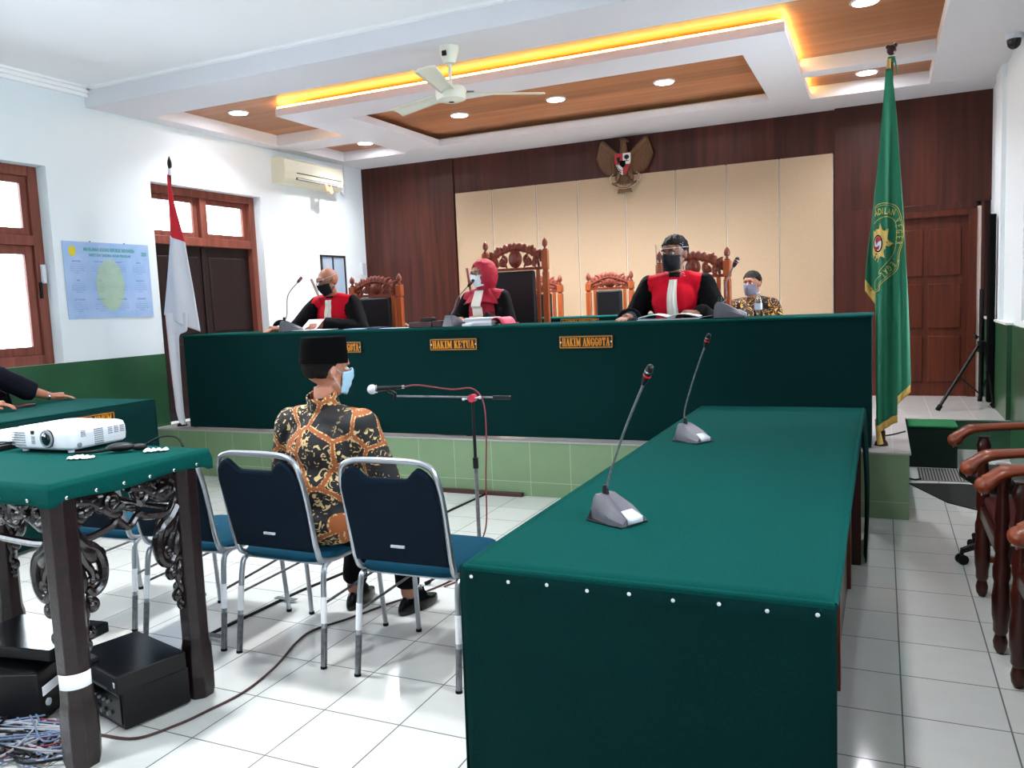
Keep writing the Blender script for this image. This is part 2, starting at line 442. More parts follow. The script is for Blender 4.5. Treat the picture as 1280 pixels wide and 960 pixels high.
def pierced(name, x0, x1, holes, y0, y1, z0, z1, m):
    b = bx(m); ys = y0
    for (a, c, l, h) in sorted(holes):
        b.mm(x0,x1,ys,a,z0,z1); b.mm(x0,x1,a,c,z0,l); b.mm(x0,x1,a,c,h,z1); ys = c
    b.mm(x0,x1,ys,y1,z0,z1)
    return struct(b.obj(name))
WIN_L = [(-2.2,-.3,1.15,2.84),(.5,2.3,1.15,2.84),(2.95,4.88,1.15,2.84)]
DOOR_L = (5.98,7.54,.44,2.84)
pierced('wall_left', XL-.25, XL, WIN_L+[DOOR_L], YF, YB, -.1, 3.7, 'wall_white')
WIN_R = [(-2.2,-.2,1.1,2.7),(1.2,3.2,1.1,2.7),(5.5,7.5,1.2,2.75)]
pierced('wall_right', XR, XR+.22, WIN_R, YF, YB, -.1, 3.7, 'wall_white')
struct(bx('wall_white').mm(XR-.035,XR,8.55,9.0,HR,ZC).obj('trim_4'), 'shallow white pilaster on the right wall')
b = bx('wall_white')
for (x0,x1,z0,z1) in ((XL-.25,XR+.22,-.1,3.7),): b.mm(x0,x1,YF-.2,YF,z0,z1)
struct(b.obj('wall_rear'))
# dark green wainscot
b = bx('wainscot_green'); b.mm(XL,XL+.012,YF,5.975,0,1.155); b.mm(XL,XL+.012,7.545,YB,HP,1.155)
struct(b.obj('trim_5'), 'dark green glossy wainscot on the left wall')
b = bx('wainscot_green'); b.mm(XR-.012,XR,YF,7.9,0,1.15); b.mm(XR-.047,XR,7.9,YB-.07,HR,1.15)
b.use('white_trim').mm(XR-.06,XR,7.9,YB-.07,1.15,1.17)
struct(b.obj('trim_6'), 'dark green wainscot on the right wall')

# ---- ceiling: plain near part, a beam, then a stepped soffit round wood panels
b = bx('ceiling_white'); b.mm(XL-.25,XR+.22,YF-.2,5.34,3.575,3.7); b.mm(XL-.25,XR+.22,5.34,YB+.2,3.62,3.72)
struct(b.obj('ceiling'), 'plain white ceiling')
b = bx('ceiling_white')
for k,(w,h) in enumerate(((.10,.02),(.07,.05),(.04,.08))): b.mm(XL,XL+w,YF,5.33,3.575-h,3.575)
b.mm(XL,XR,5.29,5.33,3.555,3.575)
struct(b.obj('trim_7'), 'white ceiling cornice')
b = bx('gypsum_white')
b.mm(XL,XR,5.33,5.92,ZC,3.575)
b.mm(XL,-6.31,5.92,8.95,ZC,3.6); b.mm(.41,XR,5.92,8.95,ZC,3.6)
b.mm(XL,XR,8.95,YB,ZC,3.6)
b.mm(-6.31,-5.36,7.67,8.06,ZC,3.56); b.mm(-.65,.41,7.85,8.05,ZC,3.56)
struct(b.obj('trim_8', bevel=.004), 'white plasterboard soffit border of the ceiling')
b = bx('gypsum_white')
x0,x1,y0,y1 = -5.36,-.65,6.52,8.95; u0,u1,w0,w1 = -4.80,-1.02,6.97,8.76
b.mm(x0,x1,y0,w0,ZC-.006,3.478); b.mm(x0,u0,w0,w1,ZC-.006,3.478); b.mm(u1,x1,w0,w1,ZC-.006,3.478); b.mm(x0,x1,w1,y1,ZC-.006,3.478)
struct(b.obj('trim_9', bevel=.003), 'lowered rectangular white ceiling frame with a lit cove')
struct(bx('ceiling_wood').mm(-6.31,.41,5.92,8.95,3.53,3.56).obj('trim_10'), 'wood grain panels recessed in the ceiling')
b = bx('cove_led'); zz = 3.482
b.mm(x0+.015,x1-.015,y0+.01,y0+.03,zz,zz+.012); b.mm(x1-.03,x1-.01,y0+.03,7.83,zz,zz+.012); b.mm(x1-.03,x1-.01,8.07,y1-.02,zz,zz+.012)
b.mm(x0+.01,x0+.03,y0+.03,7.65,zz,zz+.012)
tag(b.obj('cove_light'), 'warm yellow strip light glowing on top of the lowered white ceiling frame', 'light')

# ---- back wall
struct(bx('wall_wood').mm(XL-.25,XR+.22,YB,YB+.2,-.1,3.7).obj('wall_back'), 'dark brown wood panelled back wall')
struct(bx('wall_wood').mm(-.46,XR,YB-.07,YB,2.33,ZC).obj('trim_11'))
struct(bx('wall_wood').mm(-.46,-.04,YB-.07,YB,HR,2.33).obj('trim_12'))
struct(bx('wall_wood').mm(XL,-5.09,YB-.03,YB,HR,ZC).obj('trim_13'))
b = bx('panel_beige')
sx = [-5.065,-4.53,-3.92,-3.38,-2.775,-2.176,-1.60,-1.03,-.475]
for a,c in zip(sx,sx[1:]): b.mm(a+.006,c-.006,YB-.04,YB,HR,2.955)
b.use('white_trim').mm(sx[0],sx[-1],YB-.026,YB,HR,2.95)
struct(b.obj('trim_14', bevel=.003), 'beige fabric wall panels with pale joints')
# ---- door_2 in the right part of the back wall
b = bx('door_wood'); yb = YB
b.mm(.02,.80,yb-.05,yb,HR,2.20)
d2 = struct(b.obj('door_2'), 'reddish brown panelled door beside the green flag')
def loc(o): return tuple(o.location)
b = bx('door_wood')
for c in (0,1):
    xa = .09+c*.35
    for z0,z1 in ((.50,.98),(1.06,1.52),(1.60,2.08)):
        b.mm(xa,xa+.30,yb-.066,yb-.05,z0,z1); 
b.obj('door_panel', d2, bevel=.012, off=loc(d2))
b = bx('frame_wood').use('door_wood'); b.mm(-.04,.02,yb-.10,yb,HR,2.26); b.mm(.80,.875,yb-.10,yb,HR,2.26); b.mm(.02,.80,yb-.10,yb,2.20,2.26)
b.use('pink_trim').mm(.875,.915,yb-.085,yb,HR,2.28); b.use('wall_wood').mm(.915,XR-.06,yb-.09,yb,HR,2.329); b.mm(-.04,.875,yb-.085,yb,2.26,2.329)
b.obj('door_frame', d2, bevel=.004, off=loc(d2))
b = bx('steel').cyl((.10,yb-.06,1.35),(.10,yb-.11,1.35),.01).cyl((.10,yb-.11,1.35),(.19,yb-.11,1.35),.009); b.obj('door_handle', d2, off=loc(d2))

# ---- left door with a transom light
ya,yc = DOOR_L[0],DOOR_L[1]; xo = XL-.17
b = bx('door_dark').mm(xo-.045,xo,ya+.07,yc-.07,HP,2.25)
d1 = struct(b.obj('door_1'), 'very dark brown double door below a bright transom window')
b = bx('door_dark')
ym = (ya+yc)/2
for (a,c) in ((ya+.15,ym-.08),(ym+.08,yc-.15)):
    for z0,z1 in ((.56,1.22),(1.34,2.14)):
        b.mm(xo-.005,xo+.012,a,c,z0,z1)
b.mm(xo,xo+.02,ym-.03,ym+.03,HP,2.25)
b.obj('door_panel', d1, bevel=.012, off=loc(d1))
b = bx('frame_wood')
b.mm(xo-.06,xo+.07,ya,ya+.08,HP,2.84); b.mm(xo-.06,xo+.07,yc-.08,yc,HP,2.84); b.mm(xo-.06,xo+.07,ya+.08,yc-.08,2.76,2.84); b.mm(xo-.06,xo+.07,ya+.08,yc-.08,2.25,2.34); b.mm(xo-.06,xo+.06,ym-.045,ym+.045,2.34,2.76)
b.obj('door_frame', d1, bevel=.006, off=loc(d1))
def sash(parent, y0,y1,z0,z1,x, w=.055):
    b = bx('frame_wood'); M = None
    b.mm(x-.02,x+.02,y0,y0+w,z0,z1); b.mm(x-.02,x+.02,y1-w,y1,z0,z1); b.mm(x-.02,x+.02,y0+w,y1-w,z0,z0+w); b.mm(x-.02,x+.02,y0+w,y1-w,z1-w,z1)
    s = b.obj('sash', parent, bevel=.004, off=loc(parent))
    bx('window_glass').mm(x-.003,x+.003,y0+w,y1-w,z0+w,z1-w).obj('pane', s, off=loc(parent))
for (a,c) in ((ya+.08,ym-.045),(ym+.045,yc-.08)): sash(d1,a,c,2.34,2.76,xo-.01)
bx('steel').cyl((xo,ym-.06,1.3),(xo+.05,ym-.06,1.3),.012).cyl((xo+.05,ym-.06,1.3),(xo+.05,ym-.18,1.3),.01).obj('door_handle', d1, off=loc(d1))

# ---- windows
def window(n, y0, y1, z0, z1, x, lab):
    b = bx('frame_wood'); w = .085
    b.mm(x-.05,x+.05,y0,y0+w,z0,z1); b.mm(x-.05,x+.05,y1-w,y1,z0,z1); b.mm(x-.05,x+.05,y0+w,y1-w,z0,z0+w); b.mm(x-.05,x+.05,y0+w,y1-w,z1-w,z1)
    ym = (y0+y1)/2; zt = z0+(z1-z0)*.63
    b.mm(x-.045,x+.045,ym-.045,ym+.045,z0+w,zt-.045); b.mm(x-.045,x+.045,ym-.045,ym+.045,zt+.045,z1-w); b.mm(x-.05,x+.05,y0+w,y1-w,zt-.045,zt+.045)
    o = struct(b.obj('window_%d'%n, bevel=.006), lab)
    for (a,c) in ((y0+w,ym-.045),(ym+.045,y1-w)):
        sash(o,a,c,z0+w,zt-.045,x,.075); sash(o,a,c,zt+.045,z1-w,x,.06)
    return o
w1 = window(1, 2.95,4.88,1.15,2.84, XL-.17, 'red brown wooden window with two casements and transoms')
b = bx('white_plastic').box((XL-.10,4.84,1.93),(.03,.035,.16)); b.obj('latch_box', w1, off=loc(w1), bevel=.004)
bx('black_plastic').mm(XL-.12,XL-.10,4.80,4.82,1.72,1.86).obj('window_catch', w1, off=loc(w1))
window(2, .5,2.3,1.15,2.84, XL-.17, 'wooden window'); window(3, -2.2,-.3,1.15,2.84, XL-.17, 'wooden window')
for k,(a,c,l,h) in enumerate(WIN_R): window(4+k,a,c,l,h,XR+.14,'wooden window in the right wall')
def jamb(name,x0,x1,y0,y1,z0,z1): pass

# ---- neighbouring building seen through the left window
nb = thing('neighbouring_building', 'pinkish brown building with a tiled roof outside the left window', 'building', (-14.5,5.0,0))
bx('plaster_tan').mm(-2,0,-3,3.0,0,3.0).obj('wall', nb)
wd = bx('teal_paint').mm(-.02,.05,1.3,2.6,1.75,2.85).obj('window', nb); bx('window_glass').mm(.05,.06,1.4,2.5,1.82,2.78).obj('pane', wd)
bx('roof_tile').poly([(.5,-3.4,2.95),(.5,3.4,2.95),(-2.4,3.4,4.1),(-2.4,-3.4,4.1),(.5,-3.4,3.05),(.5,3.4,3.05),(-2.4,3.4,4.2),(-2.4,-3.4,4.2)],[(0,1,2,3),(4,5,6,7),(0,1,5,4),(1,2,6,5),(2,3,7,6),(3,0,4,7)]).obj('roof', nb)
struct(bx('roof_tile').use('paper_grey').mm(-26,XL-.3,-12,16,-.4,-.2).obj('ground_1'), 'pale paving outside')

# ------------------------------------------------------------------ downlights
def downlight(i, x, y, where, dim=1.0):
    t = thing('downlight', where, 'light', (x,y,3.53), 0, 'round white LED downlights in the wood ceiling panels')
    bx('white_plastic').lathe([(.104,0),(.104,-.006),(.096,-.012),(.086,-.012),(.084,-.004),(.0,-.004)],28).obj('trim_ring', t)
    bx('led').lathe([(.082,-.004),(.082,-.012),(.0,-.012)],24).obj('diffuser', t)
    l = bpy.data.lights.new('downlight_lamp','SPOT'); l.energy = LED*(.38 if x>-1 else .5 if x<-5 else 1.15); l.spot_size = R(140); l.spot_blend = 1; l.shadow_soft_size = .06; l.color = (.93,.96,1)
    o = bpy.data.objects.new('downlight_lamp', l); COL.objects.link(o); o.parent = t; o.location = (0,0,-.03)
for k,(x,y,w) in enumerate(((-5.89,6.6,'round downlight in the front left wood panel, nearest the left wall'),
    (-5.75,8.62,'round downlight in the small back left wood panel above the air conditioner'),
    (-4.11,7.98,'leftmost of three downlights in the central wood panel, under the ceiling fan hub'),
    (-2.99,7.93,'middle of the three downlights in the central wood panel'),
    (-1.88,7.90,'rightmost of three downlights in the central wood panel'),
    (-.11,6.56,'round downlight in the large right wood panel at the top of the photo'),
    (-.13,8.66,'round downlight in the small back right wood panel beside the green flag top'))): downlight(k,x,y,w)
# unseen lamps added at the near ceiling to brighten the floor
for k,(x,y) in enumerate(((-5.2,2.9),(-3.0,2.9),(-.8,2.9),(-5.2,.9),(-3.0,.9))):
    l = bpy.data.lights.new('added_fill_lamp','SPOT'); l.energy = FILL*(.6 if x<-5 else .8 if x>-1 else 1.3); l.spot_size = R(130); l.spot_blend = 1; l.shadow_soft_size = .12; l.color = (.93,.97,1)
    o = bpy.data.objects.new('added_fill_lamp', l); COL.objects.link(o); o.location = (x,y,3.54)

# ------------------------------------------------------------------ daylight
w = bpy.data.worlds.new('sky'); bpy.context.scene.world = w; w.use_nodes = True
bg = w.node_tree.nodes['Background']; bg.inputs[0].default_value = (.86,.93,1,1); bg.inputs[1].default_value = SKY
def portal(name, loc_, size, rot):
    l = bpy.data.lights.new(name,'AREA'); l.shape = 'RECTANGLE'; l.size, l.size_y = size; l.cycles.is_portal = True
    o = bpy.data.objects.new(name, l); COL.objects.link(o); o.location = loc_; o.rotation_euler = [R(a) for a in rot]
for (a,c,l,h) in WIN_L+[(5.98,7.54,2.3,2.84)]: portal('window_daylight', (XL-.26,(a+c)/2,(l+h)/2), (h-l,c-a), (0,-90,0))
for (a,c,l,h) in WIN_R: portal('window_daylight', (XR+.23,(a+c)/2,(l+h)/2), (h-l,c-a), (0,90,0))


# ------------------------------------------------------------------ camera
cd = bpy.data.cameras.new('camera'); cam = bpy.data.objects.new('camera', cd); COL.objects.link(cam)
cd.sensor_width = 36; cd.lens = 1021.2/1280*36; cd.clip_start = .05
Yv = Vector((462.0,121.3,1021.2)).normalized(); Xv = -Vector((-2258.5,4.8,1021.2)); Xv = (Xv - Yv*Xv.dot(Yv)).normalized(); Zv = -Xv.cross(Yv)
if Zv.y < 0: Zv = -Zv
M = Matrix(((Xv.x,Xv.y,-Xv.z,0),(Yv.x,Yv.y,-Yv.z,0),(Zv.x,Zv.y,-Zv.z,1.51),(0,0,0,1)))
cam.matrix_world = M
bpy.context.scene.camera = cam
vs = bpy.context.scene.view_settings; vs.view_transform = 'Standard'; vs.look = 'None'; vs.gamma = 1; vs.use_curve_mapping = False; vs.exposure = EXPO
# ------------------------------------------------------------------ carving helpers (all in a local XZ plane, thickness along Y)
def spiral(b, cx, cz, r0, turns, a0, thick, sgn=1, y=0, taper=.35, seg=8, n=None, rin=.12):
    n = n or int(16*turns)+4; P=[]; Rr=[]
    for i in range(n):
        t=i/(n-1); r=r0*(1-(1-rin)*t); a=a0+sgn*2*PI*turns*t
        P.append((cx+r*math.cos(a), y, cz+r*math.sin(a))); Rr.append(thick*(1-(1-taper)*t))
    b.tube(P,Rr,seg); b.ell(P[-1], thick*1.25, seg=8)
def leaf(b, x, z, ang, ln, w, th, y=0):
    """a plump carved leaf"""
    a=R(ang); c=(x+math.cos(a)*ln/2, y, z+math.sin(a)*ln/2)
    b.ell(c,(ln/2,th,w/2),seg=10,rot=Euler((0,-a,0)).to_matrix())
def curve2(b, pts, th, y=0, seg=8, n=6):
    """smooth tube through 2-D points (x,z)"""
    P=[Vector((p[0],y,p[1])) for p in pts]; out=[]
    for i in range(len(P)-1):
        p0=P[max(i-1,0)];p1=P[i];p2=P[i+1];p3=P[min(i+2,len(P)-1)]
        for k in range(n):
            t=k/n; out.append(.5*((2*p1)+(-p0+p2)*t+(2*p0-5*p1+4*p2-p3)*t*t+(-p0+3*p1-3*p2+p3)*t**3))
    out.append(P[-1]); r=th if not isinstance(th,(list,tuple)) else [th[0]+(th[1]-th[0])*i/(len(out)-1) for i in range(len(out))]
    b.tube(out,r,seg); return out
def smooth3(pts, n=8):
    P=[Vector(p) for p in pts]; out=[]
    for i in range(len(P)-1):
        p0=P[max(i-1,0)];p1=P[i];p2=P[i+1];p3=P[min(i+2,len(P)-1)]
        for k in range(n):
            t=k/n; out.append(.5*((2*p1)+(-p0+p2)*t+(2*p0-5*p1+4*p2-p3)*t*t+(-p0+3*p1-3*p2+p3)*t**3))
    out.append(P[-1]); return out

# ------------------------------------------------------------------ judges' bench
t = thing('judges_bench','very long judges bench draped in dark green cloth on the tiled platform','bench',(-3.08,6.1,HP))
b = bx('cloth_green_shaded').mm(-3.02,3.02,-.25,-.235,.01,.885); b.mm(-3.02,-3.005,-.235,.3,.01,.885); b.mm(3.005,3.02,-.235,.3,.01,.885); b.obj('front_cloth', t, bevel=.004)
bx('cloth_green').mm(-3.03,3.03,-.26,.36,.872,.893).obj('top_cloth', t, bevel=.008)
b = bx('desk_wood').mm(-3.0,3.0,-.23,.33,.85,.872); b.mm(-3.0,-2.96,-.23,.33,0,.85); b.mm(2.96,3.0,-.23,.33,0,.85); b.mm(-.02,.02,-.23,.33,0,.85); b.obj('desk_frame', t)

# condensed slab-serif capitals drawn as strokes (unit box, x 0-1, z 0-1)
SL={'H':[(.2,0,.2,1,2),(.8,0,.8,1,2),(.2,.5,.8,.5,1),(.0,.04,.4,.04,0),(.6,.04,1,.04,0),(0,.96,.4,.96,0),(.6,.96,1,.96,0)],
 'A':[(.12,0,.5,1,1),(.5,1,.84,0,2),(.27,.33,.72,.33,1),(-.05,.04,.3,.04,0),(.62,.04,1.05,.04,0)],
 'K':[(.2,0,.2,1,2),(.25,.42,.82,.98,1),(.42,.56,.84,.02,2),(0,.04,.4,.04,0),(0,.96,.4,.96,0),(.62,.96,1,.96,0),(.64,.04,1.04,.04,0)],
 'I':[(.5,0,.5,1,2),(.22,.04,.78,.04,0),(.22,.96,.78,.96,0)],
 'M':[(.1,0,.1,1,1),(.14,1,.5,.12,2),(.5,.12,.84,1,1),(.88,0,.88,1,2),(-.06,.04,.24,.04,0),(.7,.04,1.06,.04,0),(-.06,.96,.18,.96,0),(.84,.96,1.06,.96,0)],
 'N':[(.16,0,.16,1,1),(.18,1,.82,.02,2),(.84,0,.84,1,1),(-.02,.04,.34,.04,0),(-.02,.96,.22,.96,0),(.66,.96,1.02,.96,0)],
 'G':[(.2,.2,.2,.8,2),(.2,.8,.42,.97,1),(.42,.97,.66,.97,1),(.66,.97,.82,.8,1),(.82,.98,.82,.68,0),(.2,.2,.42,.03,1),(.42,.03,.66,.03,1),(.66,.03,.8,.14,1),(.8,.0,.8,.44,2),(.55,.44,.98,.44,0)],
 'O':[(.2,.2,.2,.8,2),(.2,.8,.42,.97,1),(.42,.97,.6,.97,1),(.6,.97,.8,.8,1),(.8,.2,.8,.8,2),(.8,.2,.6,.03,1),(.42,.03,.6,.03,1),(.2,.2,.42,.03,1)],
 'T':[(.5,0,.5,1,2),(.08,.95,.92,.95,1),(.08,.98,.08,.72,0),(.92,.98,.92,.72,0),(.3,.04,.7,.04,0)],
 'E':[(.24,0,.24,1,2),(.04,.95,.86,.95,1),(.04,.05,.88,.05,1),(.24,.52,.66,.52,1),(.86,.98,.86,.76,0),(.88,.02,.88,.26,0),(.66,.42,.66,.62,0)],
 'U':[(.2,.22,.2,1,2),(.2,.22,.4,.03,1),(.4,.03,.6,.03,1),(.6,.03,.8,.22,1),(.8,.22,.8,1,1),(0,.96,.4,.96,0),(.64,.96,.98,.96,0)],
 'P':[(.22,0,.22,1,2),(.04,.04,.46,.04,0),(.04,.95,.62,.95,1),(.62,.95,.82,.82,1),(.82,.82,.82,.62,2),(.82,.62,.62,.48,1),(.22,.48,.62,.48,1)],
 'R':[(.22,0,.22,1,2),(.04,.04,.44,.04,0),(.04,.95,.62,.95,1),(.62,.95,.80,.82,1),(.80,.82,.80,.64,2),(.80,.64,.62,.50,1),(.22,.50,.62,.50,1),(.5,.5,.84,.02,2),(.7,.04,1,.04,0)]}
def slab(b, txt, width, h, y, zc, depth=.004):
    n=len(txt); adv=[(.55 if c==' ' else .72 if c=='I' else 1.15 if c=='M' else 1.0) for c in txt]; u=width/sum(adv); x=-width/2
    for c,a in zip(txt,adv):
        if c!=' ':
            lw=u*a*.86; x0=x+u*a*.07
            if c=='I': lw=u*.86; x0=x-u*.07
            for (xa,za,xb,zb,t_) in SL[c]:
                w=(.085,.12,.24)[t_]*min(u,h*.62)*(1 if t_ else h/u*.9)
                p=Vector((x0+xa*lw,0,zc-h/2+za*h)); q=Vector((x0+xb*lw,0,zc-h/2+zb*h)); d=(q-p).normalized(); nn=Vector((-d.z,0,d.x))*w/2
                p=p-d*w*.2; q=q+d*w*.2
                V=[tuple(v+Vector((0,y,0))) for v in (p-nn,q-nn,q+nn,p+nn)]+[tuple(v+Vector((0,y-depth,0))) for v in (p-nn,q-nn,q+nn,p+nn)]
                b.poly(V,[(0,1,2,3),(7,6,5,4),(0,4,5,1),(1,5,6,2),(2,6,7,3),(3,7,4,0)])
        x+=u*a
    return b
def sign(txt, x, y, z, w, h, lab, face='y', hide=None):
    M = rotm(0,0,0,(x,y,z)) if face=='y' else rotm(0,0,90,(x,y,z))
    t = thing('name_sign', lab, 'sign', (x,y,z-h/2), 0 if face=='y' else 90)
    bx('sign_black').mm(-w/2,w/2,-.012,0,0,h).obj('plate', t, bevel=.002)
    b = bx('sign_gold'); e=.006; f=.008
    b.mm(-w/2+e,w/2-e,-.016,-.011,e,e+f/1.4); b.mm(-w/2+e,w/2-e,-.016,-.011,h-e-f/1.4,h-e); b.mm(-w/2+e,-w/2+e+f/1.4,-.016,-.011,e,h-e); b.mm(w/2-e-f/1.4,w/2-e,-.016,-.011,e,h-e)
    b.obj('border', t)
    n=len(txt); sz=h*.86; wid=(w*.86)/(n*sz*.66)
    slab(bx('sign_orange'), txt, w*.88, h*.60, -.0125, h/2).obj('lettering', t)
    for s_ in (-1,1): bx('paper').ell((s_*(w/2-.014),-.014,h/2),(.007,.003,.007),seg=8).obj('screw', t)
sign('HAKIM ANGGOTA', -4.27, 5.848, 1.188, .43, .10, 'orange lettered HAKIM ANGGOTA sign partly hidden by the black cap')
sign('HAKIM KETUA', -3.162, 5.848, 1.195, .436, .10, 'orange lettered HAKIM KETUA sign in the middle of the bench front')
sign('HAKIM ANGGOTA', -2.03, 5.848, 1.193, .43, .10, 'orange lettered HAKIM ANGGOTA sign on the bench below the open book')

# second row bench
t = thing('rear_bench','green cloth covered table of the second row behind the judges bench','table',(-2.55,7.75,HP))
bx('cloth_green_shaded').mm(-.75,.75,-.2,-.19,.02,.9).obj('front_cloth', t)
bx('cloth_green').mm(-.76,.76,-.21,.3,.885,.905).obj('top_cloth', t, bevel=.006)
b = bx('desk_wood').mm(-.74,-.70,-.18,.28,0,.885); b.mm(.70,.74,-.18,.28,0,.885); b.obj('desk_frame', t)
sign('PANITERA PENGGANTI', -2.68, 7.548, 1.29, .40, .085, 'small orange lettered sign on the table behind the judges bench')

# ------------------------------------------------------------------ near table for counsel
t = thing('counsel_table','long green cloth covered table in the right foreground carrying two microphones','table',(-.6,3.77,0))
# cloth cut: top, near fall, left fall with a soft folded edge
def cloth_top(u,v):
    x=-.50+u*1.0; y=-1.74+v*3.48; z=.758+.0025*noise.noise(Vector((x*3,y*3,0)))
    return (x,y,z)
b = bx('cloth_green').grid(cloth_top,24,60)
top = b.obj('top_cloth', t, solid=.012)
b = bx('cloth_green')
b.tube([(-.50,-1.742,.755),(.50,-1.742,.755)],.012,10); b.tube([(.497,-1.742,.755),(.497,1.74,.755)],.011,10); b.tube([(-.50,-1.742,.755),(-.50,1.74,.755)],.011,10)
b.obj('hem', top)
def fall(u,v):
    x=-.505+u*1.01; z=.748*(1-v)+.012; y=-1.75-.012*v+.006*v*math.sin(u*11+1)+.003*math.sin(u*31)*v
    return (x,y,z)
bx('cloth_green_shaded').grid(fall,50,16).obj('front_cloth', t, solid=.006)
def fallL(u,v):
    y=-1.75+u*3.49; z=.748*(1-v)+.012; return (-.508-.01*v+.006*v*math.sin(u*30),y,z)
bx('cloth_green_shaded').grid(fallL,60,12).obj('side_cloth', t, solid=.006)
def fallR(u,v):
    y=.98+u*.76; z=.748*(1-v)+.01; return (.505+.02*math.sin(v*2.4)+.006*math.sin(u*16+v),y,z)
b = bx('cloth_green_shaded').grid(fallR,24,14)
b.obj('side_cloth', t, solid=.008)
b = bx('red_wood').mm(.42,.445,-1.71,1.70,.0,.735)
b.use('desk_wood'); 
for y in (-1.70,-.60,.55): b.mm(.445,.462,y,y+.07,0,.735)
b.mm(.445,.46,-1.71,.98,.66,.735)
b.mm(-.47,-.445,-1.71,1.70,0,.735)
b.mm(-.47,.445,-1.73,-1.70,0,.735); b.mm(-.47,.49,-1.73,1.72,.735,.748)
b.obj('desk_frame', t, bevel=.003)
b = B().use('red_wood').mm(.36,.50,.955,.975,.0,.735); b.obj('end_board', t)
b = bx('white_plastic')
for k in range(9): b.ell((-.47+k*.1165,-1.757,.735-.004*(k%2)),(.0055,.003,.0055),seg=8)
tk = b.obj('tack', t); 

def desk_mic(name_label, x, y, z, rz, neck, head_col=True, s=1.0, group=None, ang=0):
    """wedge base, gooseneck, capsule; local -Y is the front of the base"""
    t = thing('desk_microphone', name_label, 'microphone', (x,y,z), rz, group)
    prof = [(-.085,.0),(-.085,.022),(-.06,.034),(-.03,.05),(.01,.072),(.04,.085),(.06,.086),(.072,.07),(.078,0)]
    b = bx('mic_grey'); V=[];F=[]
    nl=len(prof)
    for i,(yy,zz) in enumerate(prof):
        wd=.058+.012*math.sin((yy+.085)/.163*PI) - (.014 if zz>.06 else 0)
        V += [(-wd*s,yy*s,0.004*s),(-wd*s*.98,yy*s,zz*.55*s+.002),(-wd*s*.72,yy*s,zz*s+.003),(wd*s*.72,yy*s,zz*s+.003),(wd*s*.98,yy*s,zz*.55*s+.002),(wd*s,yy*s,.004*s)]
    for i in range(nl-1):
        for k in range(6): F.append((i*6+k,i*6+(k+1)%6,(i+1)*6+(k+1)%6,(i+1)*6+k))
    F += [tuple(range(6)),tuple((nl-1)*6+k for k in range(6))[::-1]]
    base = b.poly(V,F).obj('base', t, bevel=.004, ang=50)
    bx('black_plastic').box((0,-.003*s,.003),(.128*s,.166*s,.006)).obj('foot_pad', base, bevel=.002)
    bx('mic_light').poly([(-.035*s,-.088*s,.008),(.035*s,-.088*s,.008),(.035*s,-.088*s,.026*s),(-.035*s,-.088*s,.026*s),(-.026*s,-.05*s,.045*s),(.026*s,-.05*s,.045*s)],[(0,1,2,3),(3,2,5,4)]).obj('talk_button', t, solid=.003)
    st = Vector((0,.045*s,.082*s))
    P=[st]+[Vector(q)*1.0 for q in neck]; Q=smooth3(P,8)
    bx('black_plastic').cyl(st,st+Vector((0,0,.035*s)),.013*s,.009*s,12).obj('collar', t)
    b = bx('metal_worn').tube(Q,.0042*s if s>=1 else .0048,8); b.obj('gooseneck', t)
    d=(Q[-1]-Q[-2]).normalized(); e=Q[-1]
    bx('black_plastic').tube([e-d*.005,e+d*.012,e+d*.034],[.006*s,.011*s,.0125*s],12).obj('capsule', t)
    bx('red_ring').tube([e+d*.028,e+d*.034],.0132*s,12).obj('light_ring', t)
    b = bx('black_plastic').tube([e+d*.034,e+d*.060],[.0125*s,.0125*s],12); b.ell(e+d*.060,.0128*s,seg=12); b.use('steel').tube([e+d*.044,e+d*.049],.0134*s,12); b.obj('grille', t)
    return t
desk_mic('grey desk microphone nearest the camera with a long leaning gooseneck', -.815,2.59,.764, 63, [(.0,.02,.16),(-.005,-.06,.32),(-.015,-.155,.475)], s=1.0)
desk_mic('grey desk microphone at the far end of the near green table', -.885,4.15,.764, 60, [(.0,.045,.16),(-.005,-.03,.34),(-.01,-.105,.49)], s=1.0)
desk_mic('grey microphone with a bent gooseneck in front of the bald judge', -4.95,6.02,1.333, 150, [(-.02,.03,.16),(.03,-.01,.33),(.08,-.13,.45)], s=1.15)
desk_mic('grey microphone pointing at the mouth of the woman in the red headscarf', -3.23,6.0,1.333, 165, [(.0,.0,.14),(-.03,-.03,.24),(-.1,-.08,.33)], s=1.1)
desk_mic('large grey microphone base on the bench beside the open book', -1.0,6.02,1.333, 95, [(.03,.02,.14),(.05,.02,.26),(.09,-.03,.37)], s=1.35)

